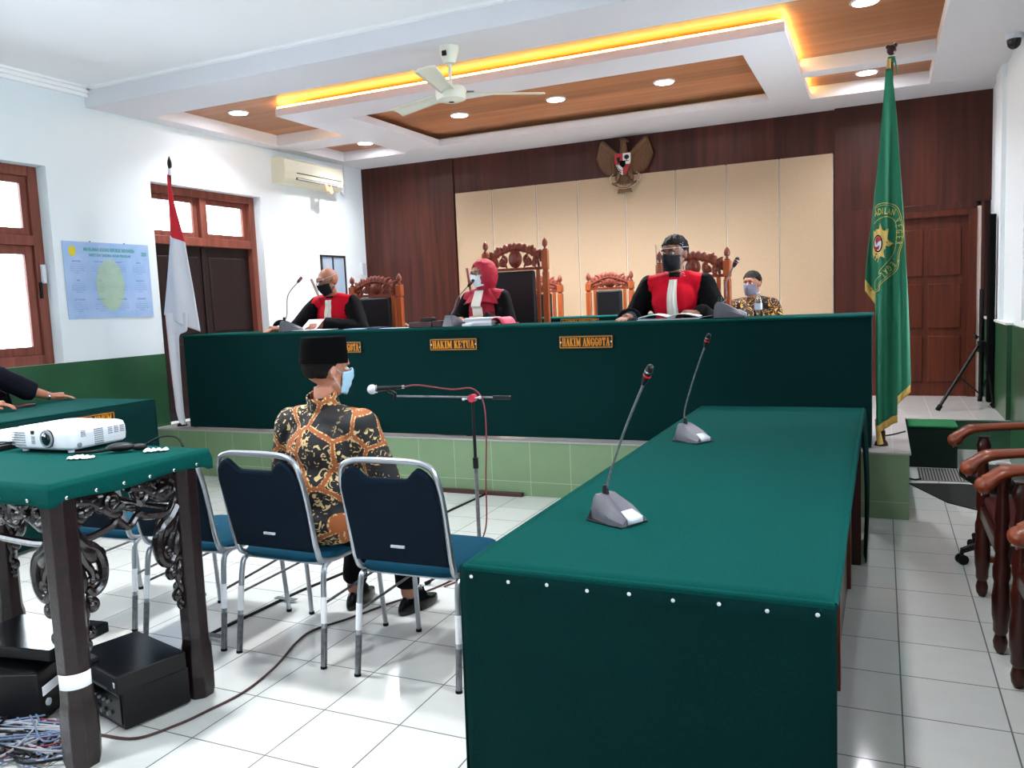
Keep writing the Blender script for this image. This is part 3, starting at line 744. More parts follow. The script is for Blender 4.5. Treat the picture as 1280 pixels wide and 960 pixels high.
# ------------------------------------------------------------------ banquet chairs (face +Y)
def banquet_chair(label):
    t = thing('banquet_chair', label, 'chair', (0,0,0), 0, 'blue banquet chairs in a row')
    hw=.222
    # continuous back frame that bends into the seat rail
    def side(s):
        return [(s*hw*.98,-.235,.455),(s*hw,-.26,.50),(s*hw,-.275,.56),(s*hw*1.0,-.31,.74),(s*hw*.98,-.335,.84),(s*hw*.90,-.347,.898),(s*hw*.68,-.352,.922),(s*hw*.3,-.354,.928)]
    P = side(-1)+side(1)[::-1]
    pts = smooth3([(-hw*.98,.16,.435),(-hw*.98,0,.435),(-hw*.98,-.15,.437)]+P+[(hw*.98,-.15,.437),(hw*.98,0,.435),(hw*.98,.16,.435)],5)
    bx('metal_silver').tube(pts,.0125,10).obj('back_frame', t)
    # backrest: inner board with a dipped top edge (hand hold)
    def outline(u,v):
        w=hw*.955; x=(u*2-1)*w; ax=abs(x)
        zt=.912 if ax<.12 else .912-.098*(1-math.sqrt(max(0,1-((ax-.12)/(w-.12))**2)))
        g=min(1,max(0,(.155-ax)/.075)); g=g*g*(3-2*g); zt-=.052*g+.004
        zz=.50+v*(zt-.50)
        y=-.258-.105*((zz-.50)/.42)-.004
        return (x,y,zz)
    b = bx('back_blue').grid(outline,41,22); b.obj('backrest', t, solid=.022)
    bx('mic_light').mm(-.032,.032,-.300,-.292,.565,.577, None).obj('maker_plate', t, bevel=.003)
    def pad(u,v):
        a=2*PI*u; 
        sx=abs(math.cos(a))**.35*math.copysign(1,math.cos(a)); sy=abs(math.sin(a))**.35*math.copysign(1,math.sin(a))
        pr=[(0,0),(.86,0),(1.0,.16),(1.02,.5),(.97,.8),(.82,1.0),(.5,1.12),(.02,1.18)]
        k=v*(len(pr)-1); i=min(int(k),len(pr)-2); f=k-i; r=pr[i][0]*(1-f)+pr[i+1][0]*f; h=pr[i][1]*(1-f)+pr[i+1][1]*f
        return (sx*r*(.228+.012*(sy<0)*0)*(1 if sy<0 else 1.0), -.015+sy*r*.235, .435+h*.052)
    bx('seat_blue').grid(pad,40,22,closeu=True).obj('seat', t, ang=60)
    b = bx('metal_worn')
    for yy in (.17,-.2): bx('metal_silver').tube([(-hw*.98,yy,.428),(hw*.98,yy,.428)],.010,8).obj('cross_rail', t)
    for s in (-1,1):
        l = bx('metal_silver').tube(smooth3([(s*hw*.97,-.17,.437),(s*hw*1.0,-.215,.425),(s*hw*1.02,-.238,.38),(s*hw*1.05,-.262,.18),(s*hw*1.06,-.285,.012)],5),.0125,10).obj('leg', t)
        b = bx('metal_worn').tube([(s*hw*1.05,-.2635,.17),(s*hw*1.06,-.285,.006)],.0132,10); b.use('rubber').cyl((s*hw*1.06,-.2855,.010),(s*hw*1.06,-.286,0),.0142,None,10); b.obj('leg_sleeve', l)
        bx('paper').tube([(s*hw*1.035,-.25,.30),(s*hw*1.048,-.262,.19)],.0134,10).obj('sticker', l)
        l = bx('metal_silver').tube(smooth3([(s*hw*.95,.13,.432),(s*hw*.97,.165,.40),(s*hw*.98,.185,.20),(s*hw*1.0,.20,.012)],5),.0115,10).obj('leg', t)
        bx('rubber').cyl((s*hw*1.0,.2002,.014),(s*hw*1.0,.2005,0),.0135,None,10).obj('foot_cap', l)
    for s in (-1,1): bx('metal_worn').tube([(s*hw*1.03,-.252,.27),(s*hw*.975,.18,.29)],.006,8).obj('side_brace', t)
    return t
CH = [(-1.745,'blue banquet chair with a silver frame, empty, next to the near green table'),
      (-2.385,'blue banquet chair with a silver frame on which the man in the black cap sits'),
      (-2.955,'blue banquet chair partly behind the carved table corner, left of the occupied chair'),
      (-3.56,'leftmost blue banquet chair seen under the carved table top')]
for k,(x,lab) in enumerate(CH):
    if k==0: c0 = banquet_chair(lab); c0.location=(x,2.965,0); c0.rotation_euler=(0,0,R(1))
    else: dup(c0,(x,2.965+(.0,.01,.0,.03)[k],0),(0,-1,2,3)[k],lab)

# ------------------------------------------------------------------ carved table with the projector
TX0,TX1,TY0,TY1,TH = -3.70,-2.44,1.73,2.42,.985
t = thing('carved_table','dark carved hardwood table with a green cloth top holding the projector','table',(-3.07,2.075,0))
ox,oy=-3.07,2.075
def tc(u,v):
    x=-.63+u*1.26; y=-.345+v*.69; return (x,y,TH-.002+.002*noise.noise(Vector((x*6,y*6,3))))
b = bx('cloth_green').grid(tc,30,20); 
for z0 in (0,):
    pass
cl = b.obj('top_cloth', t, solid=.006)
def skirt(u,v):
    # rounded rectangle around the top; hem slightly wavy
    per=[(-.63,-.345),(.63,-.345),(.63,.345),(-.63,.345)]; k=u*4; i=min(int(k),3); f=k-i
    a=Vector(per[i]); c=Vector(per[(i+1)%4]); p=a.lerp(c,f)
    drop=(.062+.006*math.sin(u*40)+(.012 if min(f,1-f)<.03 else 0))
    n=Vector((p.x/.63,p.y/.345)); n=Vector((n.x if abs(n.x)>.999 else 0, n.y if abs(n.y)>.999 else 0))
    return (p.x+n.x*.008*min(1,v*2), p.y+n.y*.008*min(1,v*2), TH-v*drop)
bx('cloth_green').grid(skirt,161,5).obj('cloth_edge', cl, solid=.004)
b = bx('steel')
for k in range(6): b.ell((.642,-.29+k*.112,TH-.048),(.003,.007,.007),seg=8)
for k in range(9): b.ell((-.58+k*.14,-.357,TH-.048),(.007,.003,.007),seg=8)
b.obj('tack', cl)
bx('ebony').mm(-.62,.62,-.335,.335,TH-.035,TH-.008).obj('tabletop', t)
LEGS=[(.555,-.27),(.555,.185),(-.555,-.27),(-.555,.185)]
LEGS=[(.575,-.275),(.575,.255),(-.555,-.275),(-.555,.255)]
def tleg(x,y):
    b = bx('ebony'); prof=[(.0,.050),(.03,.056),(.10,.057),(.20,.055),(.23,.049),(.26,.048),(.60,.049),(.90,.050),(TH-.03,.050)]
    V=[];F=[]
    for z,w in prof:
        c=w*.45
        ring=[(w,-c),(w,c),(c,w),(-c,w),(-w,c),(-w,-c),(-c,-w),(c,-w)]
        V+=[(x+p[0],y+p[1],z) for p in ring]
    for i in range(len(prof)-1):
        for k in range(8): F.append((i*8+k,i*8+(k+1)%8,(i+1)*8+(k+1)%8,(i+1)*8+k))
    F+=[tuple(range(8))[::-1],tuple((len(prof)-1)*8+k for k in range(8))]
    l = b.poly(V,F).obj('leg', t, bevel=.003)
    return l
def bracket(b, M, s=1):
    """scroll bracket hanging beside a leg; local x away from the leg, z up (0 = apron bottom)"""
    B0=b.M; b.M=B0@M
    curve2(b,[(.0,.01),(.035,-.03),(.078,-.06),(.100,-.12),(.090,-.18),(.055,-.205),(.03,-.18)],[.024,.016])
    curve2(b,[(.005,-.03),(.03,-.09),(.05,-.12),(.058,-.15)],[.020,.012])
    spiral(b,.050,-.160,.026,1.1,R(60),.014,-1)
    spiral(b,.042,-.250,.024,1.0,R(100),.016,-1)
    leaf(b,.0,.0,-50,.13,.075,.022); leaf(b,.05,-.045,-35,.08,.045,.018); leaf(b,.0,-.08,-80,.12,.045,.020)
    leaf(b,.0,-.20,-80,.10,.045,.018); leaf(b,.015,-.27,-100,.08,.034,.016); leaf(b,.03,-.20,-60,.06,.035,.015)
    spiral(b,.024,-.345,.018,1.0,R(90),.015,-1)
    b.M=B0
def apron(b, M, L, h=.165):
    """openwork carved apron, length L centred on x=0, top z=0"""
    B0=b.M; b.M=B0@M
    b.mm(-L/2,L/2,-.014,.014,-.026,.0)
    n=max(2,int(round(L/.21))); w=L/n
    for k in range(n):
        c=-L/2+w*(k+.5); sg=1 if k%2==0 else -1
        spiral(b,c-.32*w*sg,-.070,.038,1.35,R(90),.0165,sg); spiral(b,c+.25*w*sg,-.062,.036,1.3,R(-90),.016,-sg)
        curve2(b,[(c-.45*w,-.03),(c-.2*w,-.045),(c,-.075),(c+.2*w,-.10),(c+.42*w,-.085)],.017)
        leaf(b,c-.05*w,-.055,200*sg,.08,.045,.018); leaf(b,c+.05*w,-.088,-20*sg,.09,.045,.018); leaf(b,c,-.03,-150*sg,.08,.04,.016); leaf(b,c+.15*w,-.105,40,.07,.034,.015); leaf(b,c-.3*w,-.115,160,.07,.03,.014)
        b.ell((c,-.004,-.075),(.018,.018,.018),seg=10)
    curve2(b,[(-L/2+.004,-.02),(-L/2+.012,-.12),(-L/2+.05,-h),(-L*.18,-h+.012),(-L*.1,-h+.028),(0,-h-.006),(L*.1,-h+.028),(L*.18,-h+.012),(L/2-.05,-h),(L/2-.012,-.12),(L/2-.004,-.02)],.014)
    b.ell((0,0,-h-.004),(.02,.015,.014),seg=10)
    b.M=B0
for (x,y) in LEGS:
    l = tleg(x,y)
    b = bx('carved_ebony'); zt=TH-.06-.15
    # one bracket along X, one along Y, both pointing inward
    bracket(b, rotm(0,0,0 if x<0 else 180,(x+(.044 if x<0 else -.044),y,zt)))
    bracket(b, rotm(0,0,90 if y<0 else -90,(x,y+(.044 if y<0 else -.044),zt)))
    for s2 in (0,1):
        z0=.34 if s2==0 else .30
        pass
    b.obj('carved_bracket', l)
    b = bx('carved_ebony'); sx=1 if x<0 else -1; sy=1 if y<0 else -1
    spiral(b,0,0,.022,1.1,R(-90),.010,sx); 
    for v in b.bm.verts: v.co += Vector((x+sx*.05,y,.40))
    b.obj('carved_knob', l); b=bx('carved_ebony')
    b.M=rotm(0,0,90,(x,y+sy*.05,.40)); spiral(b,0,0,.022,1.1,R(-90),.010,sy); b.M=Matrix.Identity(4)
    b.obj('carved_knob', l)
b = bx('carved_ebony'); apron(b, rotm(0,0,90,(.575,-.01,TH-.055)), .455); b.obj('side_apron', t)
b = bx('carved_ebony'); apron(b, rotm(0,0,90,(-.555,-.01,TH-.055)), .455); b.obj('side_apron', t)
b = bx('carved_ebony'); apron(b, rotm(0,0,0,(.01,-.275,TH-.055)), 1.05); b.obj('front_apron', t)
b = bx('carved_ebony'); apron(b, rotm(0,0,0,(.01,.255,TH-.055)), 1.05); b.obj('front_apron', t)
# paper label wrapped round the near leg
b = bx('paper').grid(lambda u,v:(.575+.0545*math.cos(R(-100+u*125)),-.275+.0545*math.sin(R(-100+u*125)),.285+v*.052),14,3); b.obj('paper_label', t, solid=.001)

# ---- projector
t = thing('projector','white projector with a round black lens on the carved table','projector',(-3.10,2.325,TH+.003),2)
b = bx('white_plastic')
def shell(u,v):
    a=2*PI*u; e=.22
    sx=abs(math.cos(a))**e*math.copysign(1,math.cos(a)); sy=abs(math.sin(a))**e*math.copysign(1,math.sin(a))
    pr=[(.0,0),(.92,0),(.985,.10),(1.0,.35),(.995,.72),(.965,.93),(.90,1.0),(.0,1.03)]
    k=v*(len(pr)-1); i=min(int(k),len(pr)-2); f=k-i; r=pr[i][0]*(1-f)+pr[i+1][0]*f; h=pr[i][1]*(1-f)+pr[i+1][1]*f
    return (sx*r*.175, sy*r*.145, .012+h*.088)
body = b.grid(shell,64,29,closeu=True).obj('casing', t, ang=50)
b = bx('black_plastic').cyl((.045,-.148,.058),(.045,-.138,.058),.037,None,28); b.use('grey_plastic').cyl((.045,-.152,.058),(.045,-.149,.058),.034,.036,28); lz=b.obj('lens_ring', t)
b = bx('lens_glass'); b.ell((.045,-.150,.058),(.027,.008,.027),seg=20); b.obj('lens', lz)
b = bx('grey_plastic')
for i in range(7):
    for j in range(6): b.box((-.155+i*.0115,-.1442,.030+j*.010),(.008,.004,.004))
b.obj('front_vent', t)
b = bx('black_plastic').box((-.038,-.1445,.082),(.016,.004,.014)); b.use('grey_plastic')
for j in range(4): b.box((-.036,-.1445,.064-j*.008),(.018,.004,.004))
b.obj('sensor_window', t)
b = bx('grey_plastic')
for i in range(5):
    for j in range(8): b.box((.1745,-.03+i*.009,.022+j*.0085),(.004,.006,.004))
b.obj('side_vent', t)
for g in range(3):
    b = bx('grey_plastic')
    for j in range(4): b.box((.1745,.045+g*.03,.055+j*.008),(.004,.02,.0035))
    b.obj('side_vent', t)
b = bx('grey_plastic')
for j in range(5): b.box((.1745,-.085,.062+j*.0055),(.004,.02,.0025))
b.obj('side_vent', t); bx('grey_plastic').ell((.174,-.105,.03),(.003,.012,.01),seg=10).obj('badge', t)
b = bx('white_plastic')
for x,y in ((-.13,-.11),(.13,-.11),(0,.11)): b.cyl((x,y,0),(x,y,.016),.012,None,12)
b.obj('foot', t)
t0=t
# things lying on the carved table
z0=TH+.003
b = bx('cable_black'); b.tube(smooth3([(-2.88,2.17,z0+.008),(-2.80,2.20,z0+.012),(-2.72,2.27,z0+.02),(-2.68,2.33,z0+.02)],6),.006,8)
b.tube(smooth3([(-2.68,2.33,z0+.02),(-2.62,2.36,z0+.05),(-2.56,2.38,z0+.045),(-2.52,2.37,z0+.012)],8),.004,8)
tag(b.obj('power_cable'), 'black cable running out beside the projector on the table', 'cable')
b = bx('black_plastic'); b.ell((-2.745,2.27,z0+.020),(.055,.03,.018),rot=Euler((0,0,R(38))).to_matrix(),seg=16); b.ell((-2.69,2.31,z0+.015),(.03,.018,.014),rot=Euler((0,0,R(38))).to_matrix())
tag(b.obj('power_adaptor'),'black rounded adaptor lying beside the projector','adaptor')
def crumple(cx,cy,lx,ly,rz,h,seed):
    M=rotm(0,0,rz,(cx,cy,z0))
    return bx('paper_grey').grid(lambda u,v:tuple(M@Vector(((u-.5)*lx*(1-.25*abs(v-.5)*2),(v-.5)*ly,.002+h*abs(noise.noise(Vector((u*4,v*4,seed))))))),18,10)
tag(crumple(-2.79,2.125,.11,.055,20,.016,1).obj('tissue',solid=.001),'flat crumpled white tissue in front of the black adaptor','tissue')
tag(crumple(-2.60,2.31,.10,.04,40,.020,5).obj('tissue',solid=.001),'crumpled white tissue behind the black adaptor near the table edge','tissue')
b = bx('paper').mm(-3.62,-3.34,2.22,2.44,z0+.03,z0+.052); 
tag(b.obj('paper_stack', bevel=.002),'white paper stack at the left edge behind the projector','paper')
b = bx('black_plastic').mm(-3.62,-3.33,2.16,2.40,z0,z0+.022); b.mm(-3.60,-3.36,2.18,2.38,z0+.022,z0+.029)
tag(b.obj('laptop', bevel=.004),'flat black laptop under the white papers left of the projector','laptop')

# ---- equipment under the carved table
def recorder(x,y,z,w,d,h,rz,lab,name='recorder_box',cat='electronics'):
    t = thing(name, lab, cat, (x,y,z), rz)
    bx('black_plastic').mm(-w/2,w/2,-d/2,d/2,.008,h).obj('casing', t, bevel=.004)
    b = bx('rubber')
    for a in (-1,1):
        for c in (-1,1): b.cyl((a*(w/2-.03),c*(d/2-.03),0),(a*(w/2-.03),c*(d/2-.03),.010),.012,None,10)
    b.obj('foot', t)
    return t
t = recorder(-2.67,2.17,0,.36,.26,.15,-14,'black amplifier with a knobbed front, lower box at the foot of the carved table leg','amplifier')
b = bx('black_gloss').box((0,-.132,.08),(.33,.006,.11)); b.obj('front_panel', t, bevel=.002)
b = bx('grey_plastic')
for k in range(5): b.cyl((-.12+k*.05,-.135,.05),(-.12+k*.05,-.147,.05),.008,None,10)
for k in range(7): b.cyl((-.13+k*.035,-.135,.095),(-.13+k*.035,-.144,.095),.006,None,8)
b.obj('knob', t)
bx('red_led').box((-.145,-.136,.12),(.01,.003,.005)).obj('power_light', t)
t = recorder(-2.655,2.14,.152,.37,.27,.075,-14,'flat black gloss recorder resting on the amplifier','video_recorder')
bx('black_gloss').box((0,0,.0765),(.365,.262,.003)).obj('top_panel', t, bevel=.001)
b = bx('metal_worn').box((.03,-.137,.018),(.16,.003,.006)); b.obj('front_strip', t)
bx('paper').poly([(.163,-.138,.055),(.177,-.138,.055),(.174,-.138,.035),(.166,-.138,.035)],[(0,1,2,3)]).obj('sticker', t, solid=.001)
t = recorder(-3.08,1.98,0,.32,.26,.20,24,'squat black power supply box left of the near carved leg','power_supply')
bx('paper').box((.172,-.05,.13),(.003,.15,.035)).obj('paper_label', t)
b = bx('mic_light').cyl((.165,-.09,.075),(.173,-.09,.075),.014,None,18); b.obj('badge', t)
bx('black_gloss').box((0,0,.202),(.30,.24,.004)).obj('top_panel', t, bevel=.001)
t = recorder(-3.13,2.10,.215,.46,.30,.05,8,'wide thin black box lying on top of the power supply under the table','set_top_box')
bx('black_gloss').box((0,0,.0515),(.45,.29,.003)).obj('top_panel', t, bevel=.001)
t = thing('wifi_router','small black router with an upright antenna between the boxes','router',(-2.75,2.03,.229),-14)
bx('black_plastic').mm(-.05,.05,-.025,.03,0,.018).obj('casing', t, bevel=.004)
bx('black_plastic').tube([(.03,-.02,.012),(.015,-.03,.10)],[.006,.0035],8).obj('antenna', t)

# ---- cables
rnd = random.Random(3)
def floorcable(name, mat_, pts, r, lab, zz=None, cat='cable', **k):
    P = smooth3([(p[0],p[1],(p[2] if len(p)>2 else r+.0005)) for p in pts],8)
    return tag(bx(mat_).tube(P,r,8).obj(name), lab, cat, **k)
floorcable('extension_cable','cable_brown',[(-2.86,1.93),(-2.70,1.90),(-2.614,1.944),(-2.45,1.975),(-2.38,2.10),(-2.35,2.224),(-2.325,2.40),(-2.36,2.62),(-2.438,2.853),(-2.455,3.0),(-2.38,3.17),(-2.30,3.40),(-2.19,3.66),(-2.13,3.95),(-2.08,4.3)],.0052,'long dark brown cable snaking across the floor under the blue chairs')
for k in range(9):
    m=['cable_red','cable_blue','cable_grey','cable_black','cable_blue','cable_red','cable_grey','cable_blue','cable_black'][k]
    lab=['dark red','slate blue','pale grey','black','dull blue','maroon','light grey','greyish blue','thin black'][k]
    P=[]; cx,cy=-2.86+.07*rnd.uniform(-1,1),1.80+.04*rnd.uniform(-1,1)
    for i in range(20):
        a=rnd.uniform(.6,1.5)*i+k; rr=rnd.uniform(.08,.24); P.append((cx+1.25*rr*math.cos(a),min(cy+.8*rr*math.sin(a),1.93),.006+.004*k+rnd.uniform(0,.012)))
    floorcable('loose_cable',m,P,.0036 if k%3 else .0048,lab+' cable looped in the tangle on the floor under the carved table',group='tangled cables on the floor under the carved table')
# straight black cable taped to the floor along the chairs
t = thing('taped_cable','straight black cable taped down on the floor beyond the blue chairs','cable',(-2.87,3.9,0))
bx('cable_black').tube([(-.04,-1.20,.006),(.0,-.5,.006),(.06,-.1,.006),(-.03,1.25,.006),(.0,1.80,.006)],.008,8).obj('cord', t)
for y in (-1.12,-.62,.02,.9):
    bx('tape_grey').box((.0+.02*(y>-.7),y,.0015+.014),(.13,.035,.002)).obj('tape', t)
b = bx('box_brown').mm(-4.5,-2.55,5.70,5.742,0,.03); tag(b.obj('cable_duct', bevel=.003),'dark brown cable duct along the foot of the tiled platform','duct')

# ------------------------------------------------------------------ microphone stand before the seated man
mx,my = -2.063,4.0
t = thing('microphone_stand','black boom microphone stand in front of the seated man','stand',(mx,my,0))
bx('metal_worn').cyl((0,0,.10),(0,0,.62),.011,None,12).obj('pole', t)
bx('black_plastic').cyl((0,0,.55),(0,0,.97),.009,None,12).cyl((0,0,.60),(0,0,.66),.016,None,12).obj('upper_pole', t)
for k,a in enumerate((235,115,-5)):
    d=Vector((math.cos(R(a)),math.sin(R(a)),0))
    l=bx('black_plastic').tube([d*.02+Vector((0,0,.14)),d*.33+Vector((0,0,.012))],.008,8); l.use('rubber').tube([d*.315+Vector((0,0,.016)),d*.345+Vector((0,0,.010))],.011,8); l.obj('leg', t)
bx('red_wood').use('pink_plastic').cyl((0,-.02,.995),(0,.02,.995),.022,None,14).obj('clutch', t)
bx('mic_light').cyl((-.05,-.015,.99),(.05,-.01,1.0),.004,None,8).ell((-.05,-.015,.99),.009).ell((.05,-.01,1.0),.009).obj('wing_screw', t)
bd=Vector((-.30,-.34,.045)).normalized()
p0=Vector((0,0,1.0)); bx('metal_worn').tube([p0-bd*.17,p0+bd*.44],.0055,8).obj('boom', t)
bx('black_plastic').tube([p0-bd*.23,p0-bd*.12],[.011,.012],10).obj('counterweight', t)
hx=p0+bd*.44
bx('black_plastic').tube([hx+Vector((-.005,0,-.02)),hx+Vector((0,0,.012)),hx+Vector((-.03,-.02,.035))],[.008,.010,.014],10).obj('mic_clip', t)
t = thing('handheld_microphone','black microphone with a silver ball head clipped to the boom','microphone',(mx+hx.x-.03,my+hx.y-.02,hx.z+.045))
md=Vector((-.86,-.50,-.03)).normalized()
bx('black_plastic').tube([md*-.075,md*-.02,md*.062],[.009,.0115,.0165],14).obj('handle', t)
b = bx('mic_light').ell(md*.084,(.026,.026,.026),seg=18); b.use('mic_light'); b.obj('ball_grille', t)
bx('steel').tube([md*.058,md*.066],.0215,16).obj('collar', t)
bx('steel').tube([md*-.085,md*-.072],.0098,12).obj('plug', t)
bp=Vector((mx+hx.x-.03,my+hx.y-.02,hx.z+.045))-md*.085
P=smooth3([bp,bp+Vector((.05,.06,.002)),(mx-.10,my-.06,1.05),(mx-.01,my+.02,1.045),(mx+.055,my+.02,.97),(mx+.075,my+.0,.80),(mx+.06,my,.55),(mx+.055,my-.01,.3),(mx+.02,my-.01,.18),(mx-.0,my-.05,.03),(mx-.03,my-.10,.006),(mx-.08,my-.28,.006)],8)
tag(bx('cable_red').tube(P,.0042,8).obj('microphone_cable'),'dark red cable hanging from the microphone down the stand','cable')

# ------------------------------------------------------------------ ceiling fan
t = thing('ceiling_fan','white three blade ceiling fan hanging below the front beam','fan',(-2.92,5.55,3.07))
b = bx('fan_cream').lathe([(.0,.34),(.075,.34),(.070,.31),(.045,.22),(.0,.22)],20); b.obj('canopy', t)
bx('black_plastic').mm(-.024,.010,-.072,-.060,.265,.30).obj('canopy_slot', t)
bx('fan_cream').cyl((0,0,.03),(0,0,.24),.012,None,12).obj('rod', t)
bx('fan_cream').lathe([(.0,-.055),(.06,-.055),(.105,-.04),(.115,-.01),(.115,.025),(.10,.05),(.04,.062),(.0,.062)],28).obj('motor', t)
bx('black_plastic').lathe([(0,-.058),(.02,-.058),(.02,-.054),(0,-.054)],14).obj('bottom_cap', t)
for a in (33,158,284):
    M=rotm(0,0,a)
    def bl(u,v): 
        r=.10+u*.60; w=.05+.022*u; c=(v-.5)*2; return tuple(M@Vector((r,c*w,.012+c*w*.22-.012*abs(c)**2)))
    bb=bx('fan_cream').grid(bl,14,7).obj('blade', t, solid=.005)
    bx('grey_plastic').box((.125,0,.02),(.09,.03,.006),M).obj('blade_bracket', bb)

# ------------------------------------------------------------------ air conditioner
t = thing('air_conditioner','cream split air conditioner high on the left wall','air conditioner',(XL,8.33,3.02),0)
def ac(u,v):
    pr=[(.0,.29),(.17,.285),(.195,.26),(.20,.12),(.185,.05),(.13,.0),(0,.0)]
    k=u*(len(pr)-1); i=min(int(k),len(pr)-2); f=k-i
    return (pr[i][0]*(1-f)+pr[i+1][0]*f, (v-.5)*1.14, pr[i][1]*(1-f)+pr[i+1][1]*f)
b = bx('ac_cream').grid(ac,25,3)
for s in (-1,1):
    pr=[(.0,.29),(.17,.285),(.195,.26),(.20,.12),(.185,.05),(.13,.0),(0,.0)]
    b.poly([(p[0],s*.57,p[1]) for p in pr],[tuple(range(7)) if s>0 else tuple(range(7))[::-1]])
b.obj('casing', t)
b = bx('black_plastic').mm(.150,.203,-.36,.52,.118,.128); b.obj('air_slot', t)
b = bx('grey_plastic').mm(.15,.196,-.36,.44,.045,.075); b.obj('outlet', t)
b = bx('ac_cream').mm(.17,.205,-.35,.42,.055,.062); b.obj('louvre', t)
b = bx('flag_gold').use('skin_light').grid(lambda u,v:(.20+.03*u,.16+.14*v,.05-.10*u+.02*math.sin(v*7)),6,8); b.obj('ribbon', t, solid=.003)
bx('black_plastic').ell((.19,-.35,.06),(.01,.012,.012)).obj('receiver', t)
b = bx('white_plastic').tube(smooth3([(XL+.02,8.90,3.12),(XL+.03,9.02,3.10),(XL+.03,9.12,3.02),(XL+.02,9.16,3.10),(XL+.02,9.17,3.40)],6),.012,8)
tag(b.obj('drain_pipe'),'thin white pipe rising to the ceiling right of the air conditioner','pipe')
t=bx('white_plastic').mm(XL,XL+.02,9.10,9.18,3.03,3.13).obj('wall_socket',bevel=.004); tag(t,'white wall socket beside the air conditioner','socket')

# ------------------------------------------------------------------ calendar, picture
t = thing('wall_calendar','blue year calendar poster with a pale green disc on the left wall','calendar',(XL+.004,5.42,1.53))
W,Hh=.92,.685
bx('calendar_blue').mm(0,.004,-W/2,W/2,0,Hh).obj('sheet', t)
Mx=lambda y,z: Matrix.Translation((.0045,y,z))@Euler((R(90),0,R(90))).to_matrix().to_4x4()
b = bx('calendar_disc').poly([(.0048,.0+.15*math.cos(a),.30+.235*math.sin(a)) for a in [2*PI*k/40 for k in range(40)]],[tuple(range(40))]); b.obj('printed_disc', t)
b = bx('yellow_disc').poly([(.0052,-.37+.036*math.cos(a),.60+.046*math.sin(a)) for a in [2*PI*k/24 for k in range(24)]],[tuple(range(24))]); b.obj('round_emblem', t)
b = bx('calendar_title').text('MAHKAMAH AGUNG REPUBLIK INDONESIA',.045,Mx(.02,.618),bold=.0012,wide=.62,depth=.0004).text('DIREKTORAT JENDERAL BADAN PERADILAN',.034,Mx(.02,.568),bold=.001,wide=.66,depth=.0004).text('2020',.05,Mx(.40,.592),bold=.001,wide=.6,depth=.0004)
b.obj('title', t, recalc=False)
MN=['JANUARI','FEBRUARI','MARET','APRIL','MEI','JUNI','JULI','AGUSTUS','SEPTEMBER','OKTOBER','NOVEMBER','DESEMBER']
b = bx('calendar_mark')
for k in range(12):
    cy=-.335+(k%4)*.222; cz=.475-(k//4)*.17
    b.text(MN[k],.022,Mx(cy,cz+.035),depth=.0003)
    for r_ in range(5):
        b.text('  '.join('%2d'%d for d in range(1+7*r_,min(8+7*r_,32))),.0135,Mx(cy,cz+.008-r_*.019),depth=.0003)
b.obj('month_grid', t, recalc=False)
b = bx('steel').cyl((.0,-W*.2,Hh+.004),(.008,-W*.2,Hh+.004),.006,None,8).cyl((.0,W*.2,Hh+.002),(.008,W*.2,Hh+.002),.006,None,8); b.obj('pin', t)
t = thing('framed_picture','small dark framed picture on the left wall behind the bald judge','picture',(XL,8.83,1.62))
b = bx('picture_frame').mm(0,.02,-.26,.26,.575,.6); b.mm(0,.02,-.26,.26,0,.025); b.mm(0,.02,-.26,-.235,0,.6); b.mm(0,.02,.235,.26,0,.6); b.mm(0,.018,-.02,.0,0,.6); b.obj('frame', t)
b = bx('picture_blue').mm(0,.008,-.24,.24,.01,.59); b.obj('print', t)
b = bx('picture_tan').poly([(.0085,-.20,.05),(.0085,-.03,.05),(.0085,-.05,.3),(.0085,-.12,.52),(.0085,-.17,.3)],[(0,1,2,3,4)]); b.obj('printed_figure', t)
t=bx('mic_light').mm(XL+.0,XL+.025,9.46,9.56,1.98,2.14).obj('wall_switch',bevel=.004); tag(t,'small pale switch on the left wall next to the wood panelling','switch')
t=bx('white_plastic').mm(XR-.055,XR-.035,8.80,8.88,1.60,1.70).obj('wall_socket',bevel=.004); tag(t,'white wall socket on the right wall beside the door','socket')
# dome camera
t = thing('dome_camera','small black dome security camera at the top of the right wall','camera',(.93,7.6,3.33))
b = bx('white_plastic').lathe([(0,.08),(.06,.08),(.06,.05),(.05,.04),(0,.04)],20); b.obj('mount', t)
bx('black_gloss').lathe([(0,.045),(.05,.045),(.05,.02),(.042,-.01),(.02,-.03),(0,-.034)],20).obj('dome', t)
from mathutils.bvhtree import BVHTree
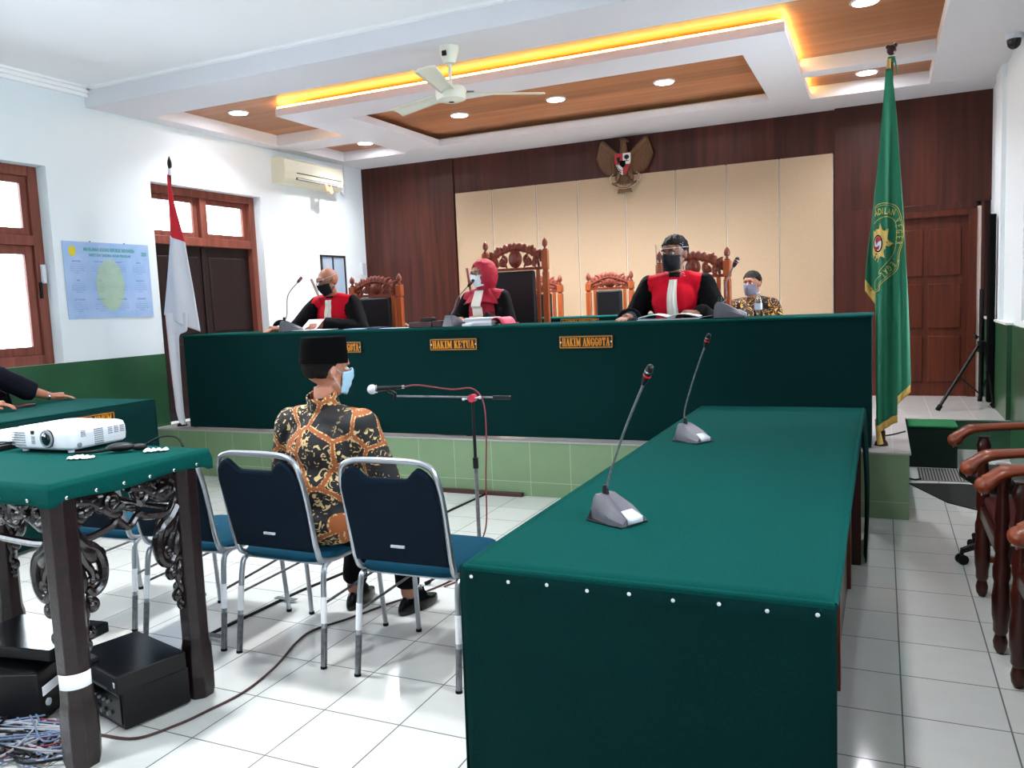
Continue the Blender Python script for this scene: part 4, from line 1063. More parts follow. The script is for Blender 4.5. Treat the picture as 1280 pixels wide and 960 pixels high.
# ------------------------------------------------------------------ people (local frame: the person faces +Y, +X is the person's right)
def segd(p,a,b):
    ab=b-a; t=max(0,min(1,(p-a).dot(ab)/max(ab.length_squared,1e-9))); return (p-a-ab*t).length
def hand(b, wrist, fwd, down, side, curl=.35, spread=.10, s=1.0):
    """palm with four jointed fingers and a thumb leaving the side of the palm"""
    f=Vector(fwd).normalized(); d=Vector(down); d=(d-f*d.dot(f)).normalized(); x=f.cross(d)*side   # x: towards the thumb
    w=Vector(wrist)
    b.tube([w-f*.02,w+f*.02,w+f*.05,w+f*.085],[.024*s,.027*s,.030*s,.030*s],10)
    M3=Matrix((x,f,d)).transposed()
    b.ell(w+f*.052,(.040*s,.048*s,.016*s),rot=M3,seg=12)
    Ls=[(.026,.068,.0088),(.009,.076,.0092),(-.009,.071,.0088),(-.026,.056,.0078)]
    for (ox,ln,r) in Ls:
        ln*=s; r*=s
        base=w+f*.088*s+x*ox*s; a0=spread*ox/.026
        dirv=(f+x*a0).normalized(); P=[base-dirv*.03, base]; ang=.12; cur=base
        for k,fr in enumerate((.45,.32,.25)):
            ang+=curl*(.5+.35*k); dd=(dirv*math.cos(ang)+d*math.sin(ang)).normalized(); cur=cur+dd*ln*fr; P.append(cur)
        b.tube(P,[r*1.05,r*1.08,r*1.0,r*.92,r*.8],8); b.ell(P[-1],r*.82,seg=8)
    tb=w+f*.025*s+x*.028*s; t1=tb+(f*.55+x*.8+d*.15).normalized()*.036*s; t2=t1+(f*.9+x*.35+d*.3).normalized()*.030*s; t3=t2+(f*.95+x*.05+d*.35).normalized()*.022*s
    b.tube([w+f*.015,tb,t1,t2,t3],[.014*s,.0135*s,.0115*s,.0105*s,.0085*s],8); b.ell(t3,.0086*s,seg=8)

def head_skin(b, Hm, chin=1.0, plump=1.0):
    B0=b.M; b.M=B0@Hm
    b.ell((0,-.012,.028),(.077,.096,.090),seg=20)
    b.ell((0,.022,-.030),(.060*plump,.068,.078),seg=18)
    b.ell((0,.040,-.080*chin),(.036*plump,.044,.034),seg=14)
    for s in (-1,1):
        b.ell((s*.032,.056,-.026),(.024,.023,.026),seg=12)
        b.ell((s*.030,.082,.032),(.026,.012,.009),seg=10,rot=Euler((0,s*.12,0)).to_matrix())
        b.ell((s*.078,-.006,-.004),(.009,.019,.031),seg=12,rot=Euler((0,s*.18,s*.25)).to_matrix())
        b.ell((s*.012,.098,-.022),(.010,.011,.009),seg=8)
        b.tube([(s*.058,.0,-.045),(s*.040,.042,-.086)],[.020,.018],8)
    b.ell((0,.076,.045),(.05,.022,.028),seg=12)
    b.tube([(0,.086,.022),(0,.104,-.004),(0,.111,-.020)],[.0085,.011,.0135],10); b.ell((0,.109,-.020),.0125,seg=10)
    b.ell((0,.086,-.050),(.023,.012,.006),seg=10); b.ell((0,.084,-.060),(.021,.012,.007),seg=10)
    b.M=B0

def face_bits(t, S, Hm, brows='hair_black', lips=True, closed=False):
    M=S@Hm
    for s in (-1,1):
        b=B(M).use('eye_white'); b.ell((s*.031,.0795,.010),(.0135,.0115,.0078 if not closed else .004),seg=12); e=b.obj('eye', t)
        b=B(M).use('eye_dark'); b.ell((s*.031,.0880,.010 if not closed else .006),(.0058,.0045,.0060 if not closed else .003),seg=10); b.obj('iris', e)
    for s in (-1,1): B(M).use(brows).tube([(s*.014,.0955,.030),(s*.030,.0955,.036),(s*.048,.086,.031)],[.003,.0038,.002],6).obj('eyebrow', t)

def facemask(t, S, Hm, m, wide=1.0):
    def f(u,v):
        a=(u-.5)*2; ang=a*1.18; z=.002-.098*v
        rx=.070*wide-.010*v; ry=.108-.020*abs(a)**2+.022*math.exp(-(a/.30)**2)*math.exp(-((v-.22)/.34)**2)
        y=-.002+ (ry+.003)*math.cos(ang)**.72*(1-.20*max(0,v-.6)**1.2/.4); x=(rx+.004)*math.sin(ang)
        zz=z-.012*math.cos(ang)*v+ .010*math.exp(-(a/.25)**2)*(1-v)-.02*abs(a)**2*(0) + .012*abs(a)*(.5-v)*-1
        return (x, y+.0015*math.sin(v*22), zz)
    o=B(S@Hm).use(m).grid(f,25,16).obj('face_mask', t, solid=.003)
    for s in (-1,1):
        B(S@Hm).use(m).tube(smooth3([(s*.068,.038,-.008),(s*.080,.0,.015),(s*.086,-.018,.0),(s*.078,.0,-.03),(s*.062,.035,-.075)],5),.0018,6).obj('ear_loop', o)
def faceshield(t, S, Hm):
    def f(u,v):
        a=(u-.5)*2*1.32; r=.125-.004*v; return (r*math.sin(a)*.86, .012+r*math.cos(a)*1.02+.012, .075-.225*v)
    o=B(S@Hm).use('shield_plastic').grid(f,30,10).obj('face_shield', t)
    def g(u,v): return (.10*math.sin(2*PI*u)*.9, -.005+.112*math.cos(2*PI*u), .045+v*.018)
    B(S@Hm).use('mic_light').tube([g(k/30,0) for k in range(30)],.0014,6,closed=True).obj('head_strap', o)
def glasses(t, S, Hm):
    b=B(S@Hm).use('black_plastic')
    for s in (-1,1):
        b.tube([(s*.033+.022*math.cos(2*PI*k/16),.102-.006*abs(math.cos(2*PI*k/16)),.008+.016*math.sin(2*PI*k/16)) for k in range(16)],.0016,6,closed=True)
        b.tube([(s*.055,.096,.012),(s*.078,.04,.012),(s*.082,-.01,.004)],.0014,6)
    b.tube([(-.011,.104,.012),(0,.108,.015),(.011,.104,.012)],.0014,6)
    b.obj('glasses', t)

def hairmesh(t, S, Hm, m, short=.0, front=.052, crop=None, grow=.008):
    def f(u,v):
        a=2*PI*u; th=v*PI*.5*1.42
        n=Vector((math.sin(th)*math.cos(a),math.sin(th)*math.sin(a),math.cos(th)))
        g=grow*(.55+.75*max(0,n.z))+.007*noise.noise(n*7)+.003*noise.noise(n*23)
        p=Vector((n.x*(.077+g),-.012+n.y*(.096+g),.028+n.z*(.090+g)))
        # pull the front hairline up and keep sides above the ears
        lim = (.070+.008*noise.noise(Vector((a*4,0,2)))) if p.y>.045 else (.070-(.045-p.y)*1.05 if p.y>-.025 else -.055)
        lim = lim + (0 if p.y<=.035 else 0)
        if p.z<lim: p.z=lim+ .004*noise.noise(Vector((a*6,1,1))); p.x*=.985; p.y*=.985
        return p
    return B(S@Hm).use(m).grid(f,48,20,closeu=True).obj('hair', t, solid=.004)

def figure(label, loc, rotz, s, h, lean=.05, arms=None, head=(0,0,0), hoff=(0,0,0), skin='skin', outfit='robe', cloth_mats=('robe_black','robe_red'), legs=None, broad=1.0, category='person', foot=0, seed=0, hs=1.0, short_sleeve=None, sleeve=None, group=None):
    """arms: {'R':(elbow,wrist,fwd,down,curl),'L':...} unscaled local coordinates"""
    t = thing('person', label, category, loc, rotz, group)
    S = Matrix.Diagonal((s,s,s,1))
    z = h; L = lean
    nb = Vector((0,L,z+.60)); hc = Vector((0,L+.025,z+.742))+Vector(hoff)
    Hm = Matrix.Translation(hc)@Euler((R(head[0]),R(head[1]),R(head[2])),'YXZ').to_matrix().to_4x4()@Matrix.Diagonal((hs,hs,hs,1))
    sh = {'R':Vector((.185*broad,L*.85,z+.535)),'L':Vector((-.185*broad,L*.85,z+.535))}
    legs = legs or {'R':((.12,.42,z+.06),(.13,.42,.10+foot),0),'L':((-.12,.42,z+.06),(-.13,.42,.10+foot),0)}
    # --- skin
    b = B(S)
    b.ell((0,0,z+.10),(.155,.115,.11)); b.ell((0,L*.3,z+.26),(.135,.10,.15)); b.ell((0,L*.65,z+.42),(.155,.105,.16)); 
    b.tube([sh['L'],nb+Vector((0,-.01,-.03)),sh['R']],[.055,.07,.055],12)
    b.tube([nb-Vector((0,0,.05)),nb,hc+Vector((0,-.012,-.07))],[.062,.056,.054],14)
    head_skin(b, Hm)
    for k,(el,wr,fw,dn,cu) in arms.items():
        el,wr=Vector(el),Vector(wr)
        b.tube([sh[k],(sh[k]+el)/2,el],[.052,.047,.040],12); b.ell(el,.040,seg=12); b.tube([el,el.lerp(wr,.35),wr],[.040,.038,.026],12)
        hand(b, wr, fw, dn, -1 if k=='R' else 1, curl=cu)
    for k,(kn,an,ty) in legs.items():
        hp=Vector((.09 if k=='R' else -.09,.02,z+.085)); kn=Vector(kn); an=Vector(an)
        b.tube([hp,hp.lerp(kn,.5),kn],[.085,.078,.058],12); b.ell(kn,.058,seg=12); b.tube([kn,kn.lerp(an,.35),an],[.054,.054,.036],12); b.ell(an,.037,seg=10)
    body = baked(b, .0055, 3, 'body', t, mats=[skin])
    # --- upper clothes
    b = B(S); g=.022 if outfit!='robe' else .04
    b.ell((0,.0,z+.11),(.165+g,.125+g,.12)); b.ell((0,L*.3,z+.25),(.150+g,.110+g,.17)); b.ell((0,L*.65,z+.42),(.168*broad+g*.8,.112+g*.8,.165))
    sr = sleeve or ((.075,.085,.092) if outfit=='robe' else (.066,.058,.046))
    b.tube([sh['L']+Vector((.01,0,.0)),nb+Vector((-.06,-.01,-.045)),nb+Vector((.06,-.01,-.045)),sh['R']-Vector((.01,0,0))],[.070,.075,.075,.070],14)
    b.ell(nb+Vector((0,-.01,-.06)),(.11,.095,.06))
    for k,(el,wr,fw,dn,cu) in arms.items():
        el,wr=Vector(el),Vector(wr); cuff=el.lerp(wr,.90 if not short_sleeve else short_sleeve)
        b.ell(sh[k],sr[0]*.98,seg=14); b.tube([sh[k],(sh[k]+el)/2,el],[sr[0],(sr[0]+sr[1])/2,sr[1]],14); b.ell(el,sr[1],seg=14); b.tube([el,cuff],[sr[1],sr[2]],14)
    def pick(c,n):
        if outfit!='robe': return 0
        p=c/s
        for k,(el,wr,*_) in arms.items():
            el,wr=Vector(el),Vector(wr)
            if segd(p,el,wr)<.125: return 0
            if segd(p,sh[k].lerp(el,.25),el)<.09: return 0
        tt=(p.z-(z+.2))/.35; w=.125+.065*max(0,min(1,tt))
        return 1 if abs(p.x)<w and p.z>z+.16 and (p.y>L*.5-.02 or p.z>z+.50) else 0
    top = baked(b, .010, 8, 'robe' if outfit=='robe' else 'shirt', t, wob=.006*s, wscale=9, pick=pick, mats=list(cloth_mats), seed=seed)
    # --- trousers and shoes
    b = B(S); b.ell((0,0,z+.09),(.175,.13,.10))
    for k,(kn,an,ty) in legs.items():
        hp=Vector((.09 if k=='R' else -.09,.02,z+.085)); kn=Vector(kn); an=Vector(an)
        b.tube([hp,hp.lerp(kn,.5),kn],[.10,.092,.072],12); b.ell(kn,.072,seg=12); b.tube([kn,kn.lerp(an,.9)],[.070,.062],12)
    baked(b, .012, 6, 'trousers', t, wob=.005, wscale=8, mats=['trouser_black'], seed=seed+3)
    for k,(kn,an,ty) in legs.items():
        an=Vector(an); Mf=S@rotm(0,0,ty,an)
        b = B(Mf).use('black_gloss')
        def shoe(u,v):
            a=2*PI*u; pr=[(.0,-.10),(1,-.10),(1.03,-.075),(.98,-.05),(.80,-.02),(.45,.01),(.0,.014)]
            kk=v*6; i=min(int(kk),5); f=kk-i; r=pr[i][0]*(1-f)+pr[i+1][0]*f; zz=pr[i][1]*(1-f)+pr[i+1][1]*f
            y=.065+math.sin(a)*.135*r; x=math.cos(a)*.046*r*(1.05 if y>.06 else .9)
            if y>.10: zz=min(zz,-.045-.15*(y-.10)); 
            return (x,y,max(zz,-.10))
        b.grid(shoe,24,14,closeu=True).obj('shoe', t, ang=50)
    return t,S,Hm,body,top

def front_y(obj, x, z):
    me=obj.data; bv=BVHTree.FromPolygons([v.co for v in me.vertices],[tuple(p.vertices) for p in me.polygons])
    return lambda x,z,dflt=.1: (lambda h: h[0].y if h[0] else dflt)(bv.ray_cast(Vector((x,2,z)),Vector((0,-1,0)),3))
def bib(t, S, s, robe, z, L, length=.26, w=.030, band=True):
    fy=front_y(robe,0,0)
    def f(u,v):
        x=(u-.5)*2*(w+.014*v)*s; zz=(z+.565-length*v)*s
        return (x, fy(0 if abs(x)<.0 else x*.6,zz)+.006+.004*math.cos(u*PI*6)+.012*(1-abs(u-.5)*2)*(.3+.7*v), zz)
    o=B().use('bib_white').grid(f,19,16).obj('bib', t, solid=.003)
    if band:
        def g(u,v):
            x=(u-.5)*.045*s; zz=(z+.565-length-.005-.20*v)*s; return (x,fy(x,zz)+.004,zz)
        B().use('robe_black').grid(g,4,10).obj('placket', t, solid=.004)
def collar(t, S, nb, m, r=.066, h=.035, name='collar', tilt=12):
    B(S@rotm(tilt,0,0,nb)).use(m).grid(lambda u,v:((r-.006*v)*math.cos(2*PI*u),(r*.98-.006*v)*math.sin(2*PI*u),-.02+h*v+.006*math.sin(2*PI*u)),30,4,closeu=True).obj(name, t, solid=.006)

DN=(0,0,-1); BT=1.335
# bald judge, left
fl=.53
t,S,Hm,body,robe = figure('bald judge in a red and black robe and dark mask reading papers', (-4.83,6.66,fl), 183, 1.06, .455, lean=.13,
    arms={'R':((.33,.30,.455+.27),(.33,.53,.352+.43),(.15,1,-.0),DN,.35),'L':((-.33,.22,.455+.28),(-.02,.40,.352+.44),(.9,.5,-.05),DN,.5)},
    head=(-20,4,-22), hoff=(0,.035,-.012), skin='skin', seed=1, broad=1.02, foot=-.085)
facemask(t,S,Hm,'mask_black'); glasses(t,S,Hm); face_bits(t,S,Hm,brows='hair_short',closed=True)
bib(t,S,1.06,robe,.455,.13,length=.30); collar(t,S,Vector((0,.13,.455+.585)),'robe_black')
faceshield(t,S,Hm)
b=B(S).use('batik_brown').tube([(-.17,.33,.787),(-.10,.365,.79)],[.055,.052],14); b.obj('shirt_cuff', t)
bx('grey_plastic').use('steel').tube([Vector((.33,.495,.785))*1.06,Vector((.331,.515,.785))*1.06],.031,14).obj('wristwatch', t)
# presiding judge, middle
t,S,Hm,body,robe = figure('woman judge in a red headscarf, white mask and clear face shield', (-3.23,6.68,fl), 176, 1.0, .50, lean=.07,
    arms={'R':((.27,.18,.50+.22),(.12,.37,.50+.345),(-.9,.5,.05),DN,.30),'L':((-.29,.17,.50+.22),(-.10,.36,.50+.35),(.9,.45,.0),DN,.30)},
    head=(-5,3,-26), skin='skin_light', seed=2, broad=.92, foot=-.09, cloth_mats=('robe_black','hijab_red'))
facemask(t,S,Hm,'mask_white',1.05); glasses(t,S,Hm); face_bits(t,S,Hm)
def hij(u,v):
    a=2*PI*u; th=v*PI*.93
    n=Vector((math.sin(th)*math.sin(a),math.sin(th)*math.cos(a),math.cos(th)))
    w=1.0+.05*noise.noise(n*4)
    return Vector((n.x*.106*w,-.020+n.y*.122*w,.008+n.z*(.128 if n.z>0 else .165)*w))
b=B(S@Hm).use('hijab_red').grid(hij,56,40,closeu=True)
bmesh.ops.delete(b.bm, geom=[v for v in b.bm.verts if ((S@Hm).inverted()@v.co).y>.018 and ((((S@Hm).inverted()@v.co).x/.066)**2+((((S@Hm).inverted()@v.co).z+.004)/.086)**2)<1], context='VERTS')
hj=b.obj('headscarf', t, solid=.006)
def drape(u,v):
    a=2*PI*u; r=.082+.13*v**1.15+.008*math.sin(a*7+v*3); 
    return Vector((r*math.sin(a)*1.08, .075+(r*.78)*math.cos(a)-.03*v, .50+.70-.085-.135*v+(.02*math.cos(a*2))*v))
B(S).use('hijab_red').grid(drape,48,14,closeu=True).obj('scarf_drape', hj, solid=.006)
fy=front_y(robe,0,0)
bw=B().use('bib_white').grid(lambda u,v:((u-.5)*(.085+.03*v),max(fy((u-.5)*.08,.50+.60-.36*v,.15),(lambda q:.075+(.082+.13*q**1.15)*.80-.03*q)(min(1,max(0,(.012+.37*v)/.135))) if v<.40 else .19-.05*(v-.4))+.027,.50+.60-.37*v),10,20).obj('bib', t, solid=.004)
faceshield(t,S,Hm)
# judge on the right
t,S,Hm,body,robe = figure('broad judge in a red and black robe, black mask and face shield', (-1.50,6.62,fl), 178, 1.12, .425, lean=.05,
    arms={'R':((.34,.16,.425+.19),(.235,.40,.335+.405),(.12,1,-.03),DN,.30),'L':((-.36,.14,.425+.18),(-.20,.36,.345+.405),(.6,.8,-.0),DN,.35)},
    head=(-4,0,-16), skin='skin_dark', seed=3, broad=1.08, hs=1.06, foot=-.08)
facemask(t,S,Hm,'mask_black',1.04); face_bits(t,S,Hm)
hairmesh(t,S,Hm,'hair_black',grow=.011); bib(t,S,1.12,robe,.425,.05,length=.27,w=.028); collar(t,S,Vector((0,.05,.425+.585)),'robe_black',r=.068); faceshield(t,S,Hm)
bx('cloth_blue_grey').tube([Vector((.245,.37,.733))*1.12,Vector((.232,.41,.738))*1.12],[.052,.050],12).obj('shirt_cuff', t)
# man in batik by the back wall
t,S,Hm,body,top = figure('man in a brown and gold batik shirt and grey mask seated by the back wall', (-1.14,8.30,HR), 176, 1.0, .50, lean=.04,
    arms={'R':((.27,.06,.50+.26),(.20,.30,.50+.22),(-.3,1,0),DN,.3),'L':((-.28,.05,.50+.27),(-.19,.30,.50+.22),(.3,1,0),DN,.3)},
    head=(-4,0,-14), skin='skin', outfit='shirt', cloth_mats=('batik_gold',), seed=4, short_sleeve=.45, broad=1.02, hs=.98)
facemask(t,S,Hm,'mask_grey'); face_bits(t,S,Hm); hairmesh(t,S,Hm,'hair_black',grow=.010); collar(t,S,Vector((0,.04,.50+.59)),'batik_gold',r=.064)
# seated man seen from behind
t,S,Hm,body,top = figure('man in brown batik shirt and black cap seated with his back to us', (-2.26,2.90,0), -4, 1.0, .475, lean=.045,
    arms={'R':((.30,.08,.475+.25),(.15,.33,.475+.19),(-.4,1,-.1),DN,.4),'L':((-.30,.08,.475+.25),(-.14,.34,.475+.19),(.4,1,-.1),DN,.4)},
    head=(-3,0,-24), skin='skin', outfit='shirt', cloth_mats=('batik_brown',), seed=5, broad=1.10, sleeve=(.076,.070,.056), hs=1.0, hoff=(0,0,.026),
    legs={'R':((.12,.40,.475+.04),(.09,.46,.10),-8),'L':((-.13,.40,.475+.04),(-.22,.42,.10),12)})
facemask(t,S,Hm,'mask_blue'); face_bits(t,S,Hm)
collar(t,S,Vector((0,.036,.475+.618)),'batik_brown',r=.071,h=.078,tilt=14)
hairmesh(t,S,Hm,'hair_short',grow=.006)
def cap(u,v):
    a=2*PI*u; pr=[(.98,0),(1.0,.01),(.985,.5),(.965,.97),(.93,1.0),(.5,1.0),(.0,.985)]
    k=v*6; i=min(int(k),5); f=k-i; r=pr[i][0]*(1-f)+pr[i+1][0]*f; zz=pr[i][1]*(1-f)+pr[i+1][1]*f
    return (math.cos(a)*(.091-.005*zz)*r, -.014+math.sin(a)*(.112-.006*zz)*r, .036+zz*.116+ .004*math.sin(a)*zz)
B(S@Hm).use('peci_black').grid(cap,44,20,closeu=True).obj('cap', t, ang=50)
# person at the left edge with an arm on the desk
t,S,Hm,body,top = figure('person in a dark shirt at the left edge resting a hand on the desk', (-6.22,3.86,0), -88, 1.05, .53, lean=.02,
    arms={'L':((-.37,.10,.945),(-.50,.19,.880),(-.78,.62,-.06),DN,.16),'R':((.28,.18,.53+.30),(.10,.36,.89),(-.6,.8,0),DN,.3)},
    head=(-5,0,10), skin='skin', outfit='shirt', cloth_mats=('navy_cloth',), seed=6, sleeve=(.082,.078,.070), short_sleeve=.35, broad=1.1)
face_bits(t,S,Hm); hairmesh(t,S,Hm,'hair_black'); collar(t,S,Vector((0,.02,.53+.59)),'navy_cloth')
bx('mic_light').use('steel').tube([Vector((-.478,.178,.885))*1.05,Vector((-.49,.184,.882))*1.05],.030,14).obj('bracelet', t)

# ------------------------------------------------------------------ desk on the left
t = thing('prosecutor_desk','green cloth covered desk along the left wall with an orange lettered sign','desk',(-5.62,3.30,0))
def dk(u,v): x=-.47+u*.94; y=-1.3+v*2.6; return (x,y,.88+.002*noise.noise(Vector((x*4,y*4,9))))
bx('cloth_green').grid(dk,20,50).obj('top_cloth', t, solid=.008)
b = bx('cloth_green_shaded').grid(lambda u,v:(.475+.012*v+.005*math.sin(u*40)*v,-1.3+u*2.6,.876-v*.85),70,10); b.obj('front_cloth', t, solid=.005)
b = bx('cloth_green_shaded').grid(lambda u,v:(-.47+u*.94,1.303+.010*v+.004*math.sin(u*20)*v,.876-v*.85),30,10); b.obj('side_cloth', t, solid=.005)
b = bx('desk_wood')
for x in (-.42,.42):
    for y in (-1.24,1.24): b.mm(x-.03,x+.03,y-.03,y+.03,0,.86)
b.mm(-.45,.45,-1.27,1.27,.83,.872); b.obj('desk_frame', t)
tt = thing('name_sign','orange lettered PENUNTUT UMUM sign on the front of the left desk','sign',(-5.125,3.96,.752),90)
bx('sign_black').mm(-.24,.24,-.012,0,0,.095).obj('plate', tt, bevel=.002)
b = bx('sign_gold'); w_,h_=.48,.095; e=.006; f=.005
b.mm(-w_/2+e,w_/2-e,-.016,-.011,e,e+f); b.mm(-w_/2+e,w_/2-e,-.016,-.011,h_-e-f,h_-e); b.mm(-w_/2+e,-w_/2+e+f,-.016,-.011,e,h_-e); b.mm(w_/2-e-f,w_/2-e,-.016,-.011,e,h_-e); b.obj('border', tt)
slab(bx('sign_orange'),'PENUNTUT UMUM',.42,.058,-.0125,.0475).obj('lettering', tt)
b = bx('box_brown').mm(-5.98,-5.86,3.98,4.13,.886,.905); tag(b.obj('phone_case', bevel=.006),'dark red phone case on the left desk by the resting hand','phone')
b = bx('pink_plastic').ell((-5.52,3.48,.91),(.05,.04,.025)); tag(b.obj('pouch'),'bright pink pouch on the desk at the left edge','pouch')
# black chair behind that person
t = thing('office_chair','black plastic chair behind the person at the left edge','chair',(-6.20,4.08,0),-85)
bx('black_plastic').mm(-.24,.24,-.20,.24,.46,.50).obj('seat', t, bevel=.02)
b = bx('black_gloss').grid(lambda u,v:((u-.5)*.54*(1-.15*v*v),-.225-.02*v+.05*(abs(u-.5)*2)**2,.60+v*.46*(1-.18*(abs(u-.5)*2)**3)),16,10); b.obj('backrest', t, solid=.02)
for sx_ in (-1,1):
    for sy_ in (-.15,.18): bx('black_plastic').cyl((sx_*.2,sy_,.46),(sx_*.22,sy_*1.2,0),.013,None,10).obj('leg', t)

# ------------------------------------------------------------------ carved chairs (back at +Y, facing -Y)
def carved_chair(label, loc, rotz, W, T, crest, group):
    t = thing('carved_chair', label, 'chair', loc, rotz, group)
    hw=W/2; yb=.25
    for s in (-1,1):
        b = bx('chair_wood').mm(s*hw-.028,s*hw+.028,yb-.03,yb+.03,0,T-crest-.02); b.mm(s*hw-.031,s*hw+.031,yb-.033,yb+.033,T-crest+.0,T-.12)
        b.mm(s*hw-.022,s*hw+.022,yb-.022,yb+.022,T-crest-.025,T-crest+.005)
        p=b.obj('back_post', t, bevel=.005)
        bx('chair_carving').lathe([(.0,T-.12),(.024,T-.12),(.026,T-.11),(.012,T-.098),(.011,T-.085),(.024,T-.078),(.026,T-.068),(.027,T-.05),(.022,T-.03),(.010,T-.012),(.0,T)],14,c=(s*hw,yb,0)).obj('finial', p)
        bx('chair_wood').mm(s*(hw-.075)-.016,s*(hw-.075)+.016,yb-.02,yb+.02,.45,T-crest).obj('inner_stile', t, bevel=.003)
    # crest: openwork scrolls inside an arched outline
    iw=hw-.03; zb=T-crest+.015; H=crest*.80
    b = bx('chair_carving')
    b.mm(-iw,iw,yb-.014,yb+.014,zb-.015,zb+.012)
    n=13
    for k in range(n):
        a=-1+2*k/(n-1); zz=zb+H*(.42+.50*math.cos(a*1.45)**1.0); x=a*iw*.92
        leaf(b,x,zz-.055,90-a*38,.092,.056,.020,y=yb)
    V=[(a*iw, zb+(H*(.36+.50*math.cos(a*1.45)))-.015) for a in [-1+2*k/24 for k in range(25)]]
    # thin backing with two pierced openings approximated by separate lobes
    curve2(b,V,.021,y=yb,n=2)
    b.ell((0,yb,zb+H*.40),(.070,.022,H*.36),seg=20)
    b.ell((0,yb-.02,zb+H*.40),(.040,.012,H*.22),seg=16)
    for s in (-1,1):
        spiral(b,s*.125*W/.58,zb+H*.34,.045*W/.58,1.3,R(90),.018,s,y=yb); spiral(b,s*.20*W/.58,zb+H*.25,.036*W/.58,1.2,R(-90),.017,-s,y=yb)
        leaf(b,s*.08*W/.58,zb+.01,90-s*30,H*.5,.03,.014,y=yb); leaf(b,s*.165*W/.58,zb+.02,90-s*15,H*.55,.03,.014,y=yb); leaf(b,s*.23*W/.58,zb+.0,90+s*10,H*.42,.03,.014,y=yb)
        leaf(b,s*.11*W/.58,zb+H*.72,90-s*60,.09,.04,.015,y=yb); leaf(b,s*.19*W/.58,zb+H*.56,90-s*60,.08,.035,.015,y=yb)
        leaf(b,s*.10*W/.58,zb+.03,90-s*70,.09,.035,.014,y=yb)
    b.obj('carved_crest', t)
    M=Matrix.Identity(4)
    b = bx('leather_black').mm(-(hw-.10),hw-.10,yb-.055,yb+.01,.56,T-crest-.005); b.obj('back_cushion', t, bevel=.022, segs=3)
    bx('chair_wood').mm(-hw,hw,yb-.015,yb+.015,.50,.55).obj('back_rail', t, bevel=.004)
    bx('chair_wood').mm(-hw,hw,-.27,yb,.38,.42).obj('seat_frame', t, bevel=.006)
    bx('leather_black').mm(-hw+.02,hw-.02,-.26,yb-.03,.42,.485).obj('seat', t, bevel=.022, segs=3)
    for s in (-1,1):
        bx('chair_wood').lathe([(.0,0),(.022,0),(.026,.03),(.018,.06),(.024,.10),(.020,.25),(.028,.33),(.028,.38),(0,.38)],12,c=(s*(hw-.02),-.24,0)).obj('leg', t)
        a=bx('chair_wood').tube(smooth3([(s*hw,yb,.70),(s*hw,.05,.69),(s*hw,-.18,.70),(s*hw,-.27,.67),(s*hw,-.29,.64)],4),.022,10,flat=.7).obj('armrest', t)
        bx('chair_carving').lathe([(0,.42),(.018,.42),(.024,.50),(.014,.56),(.022,.62),(.016,.69),(0,.69)],12,c=(s*hw,-.20,0)).obj('arm_support', a)
    return t
GC='carved wooden chairs of the judges'
carved_chair('very tall carved chair with black cushion beside the woman judge',(-3.19,7.02,fl),6,.60,1.585,.30,GC)
carved_chair('carved chair behind the bald judge in front of the dark wood wall',(-4.83,7.04,fl),2,.57,1.335,.235,GC)
carved_chair('carved chair behind the broad judge with the black mask',(-1.53,7.04,fl),-3,.60,1.385,.26,GC)
GR='smaller carved chairs by the back wall'
carved_chair('small empty carved chair standing alone before the beige panels',(-2.76,8.60,HR),3,.49,1.46,.20,GR)
carved_chair('small carved chair half hidden by the tall chair in front',(-3.60,8.62,HR),3,.47,1.46,.20,GR)
# simple chair under the man in batik
t = thing('wooden_chair','plain wooden chair under the man by the back wall','chair',(-1.14,8.33,HR),0)
bx('chair_wood').mm(-.22,.22,-.26,.20,.44,.47).obj('seat', t, bevel=.005); bx('chair_wood').mm(-.21,.21,.20,.225,.62,.92).obj('backrest', t, bevel=.005)
for sx_ in (-1,1):
    bx('chair_wood').mm(sx_*.2-.018,sx_*.2+.018,.18,.215,0,.92).obj('leg', t); bx('chair_wood').mm(sx_*.2-.018,sx_*.2+.018,-.25,-.215,0,.44).obj('leg', t)

# ------------------------------------------------------------------ things on the bench
def sheet(x,y,w,d,rz,zoff,lab,matn='paper',h=.002,name='paper_sheet',cat='paper',tilt=0,group=None):
    M=rotm(tilt,0,rz,(x,y,BT+zoff)); b=B(M).use(matn); b.mm(-w/2,w/2,-d/2,d/2,0,h); o=b.obj(name); return tag(o,lab,cat,group)
sheet(-4.98,6.20,.30,.22,12,.001,'white paper under the hand of the bald judge')
sheet(-4.72,6.06,.42,.20,-6,.006,'broad white paper in front of the bald judge')
b=B(rotm(38,0,-8,(-4.86,6.17,BT+.012))).use('paper').mm(-.10,.10,0,.14,0,.002); tag(b.obj('paper_sheet'),'white paper held up between the hands of the bald judge','paper')
sheet(-4.23,6.06,.20,.16,4,.001,'pale blue document beside the bald judge','calendar_blue',.006,'document','document')
sheet(-4.05,6.10,.19,.14,-12,.001,'dark blue folder on the bench right of the bald judge','folder_navy',.012,'folder','folder')
sheet(-3.83,6.03,.26,.10,3,.001,'narrow white sheet between the folder and the brown box')
t = thing('wooden_box','dark brown low box with a black block on it, left of the woman judge','box',(-3.50,6.05,BT))
bx('box_brown').mm(-.16,.06,-.07,.07,0,.045).obj('box', t, bevel=.004); bx('box_brown').mm(.065,.155,-.06,.06,0,.052).obj('box_lid', t, bevel=.004); 
b = bx('black_plastic').mm(-.07,.05,-.03,.04,.046,.08); tag(b.obj('block', t, bevel=.008),'black block')
b=B(rotm(0,35,20,(-3.69,6.02,BT+.02))).use('skin_light').mm(-.03,.03,-.012,.012,-.008,.008); tag(b.obj('eraser',bevel=.004),'small pinkish object leaning at the left end of the brown box','eraser')
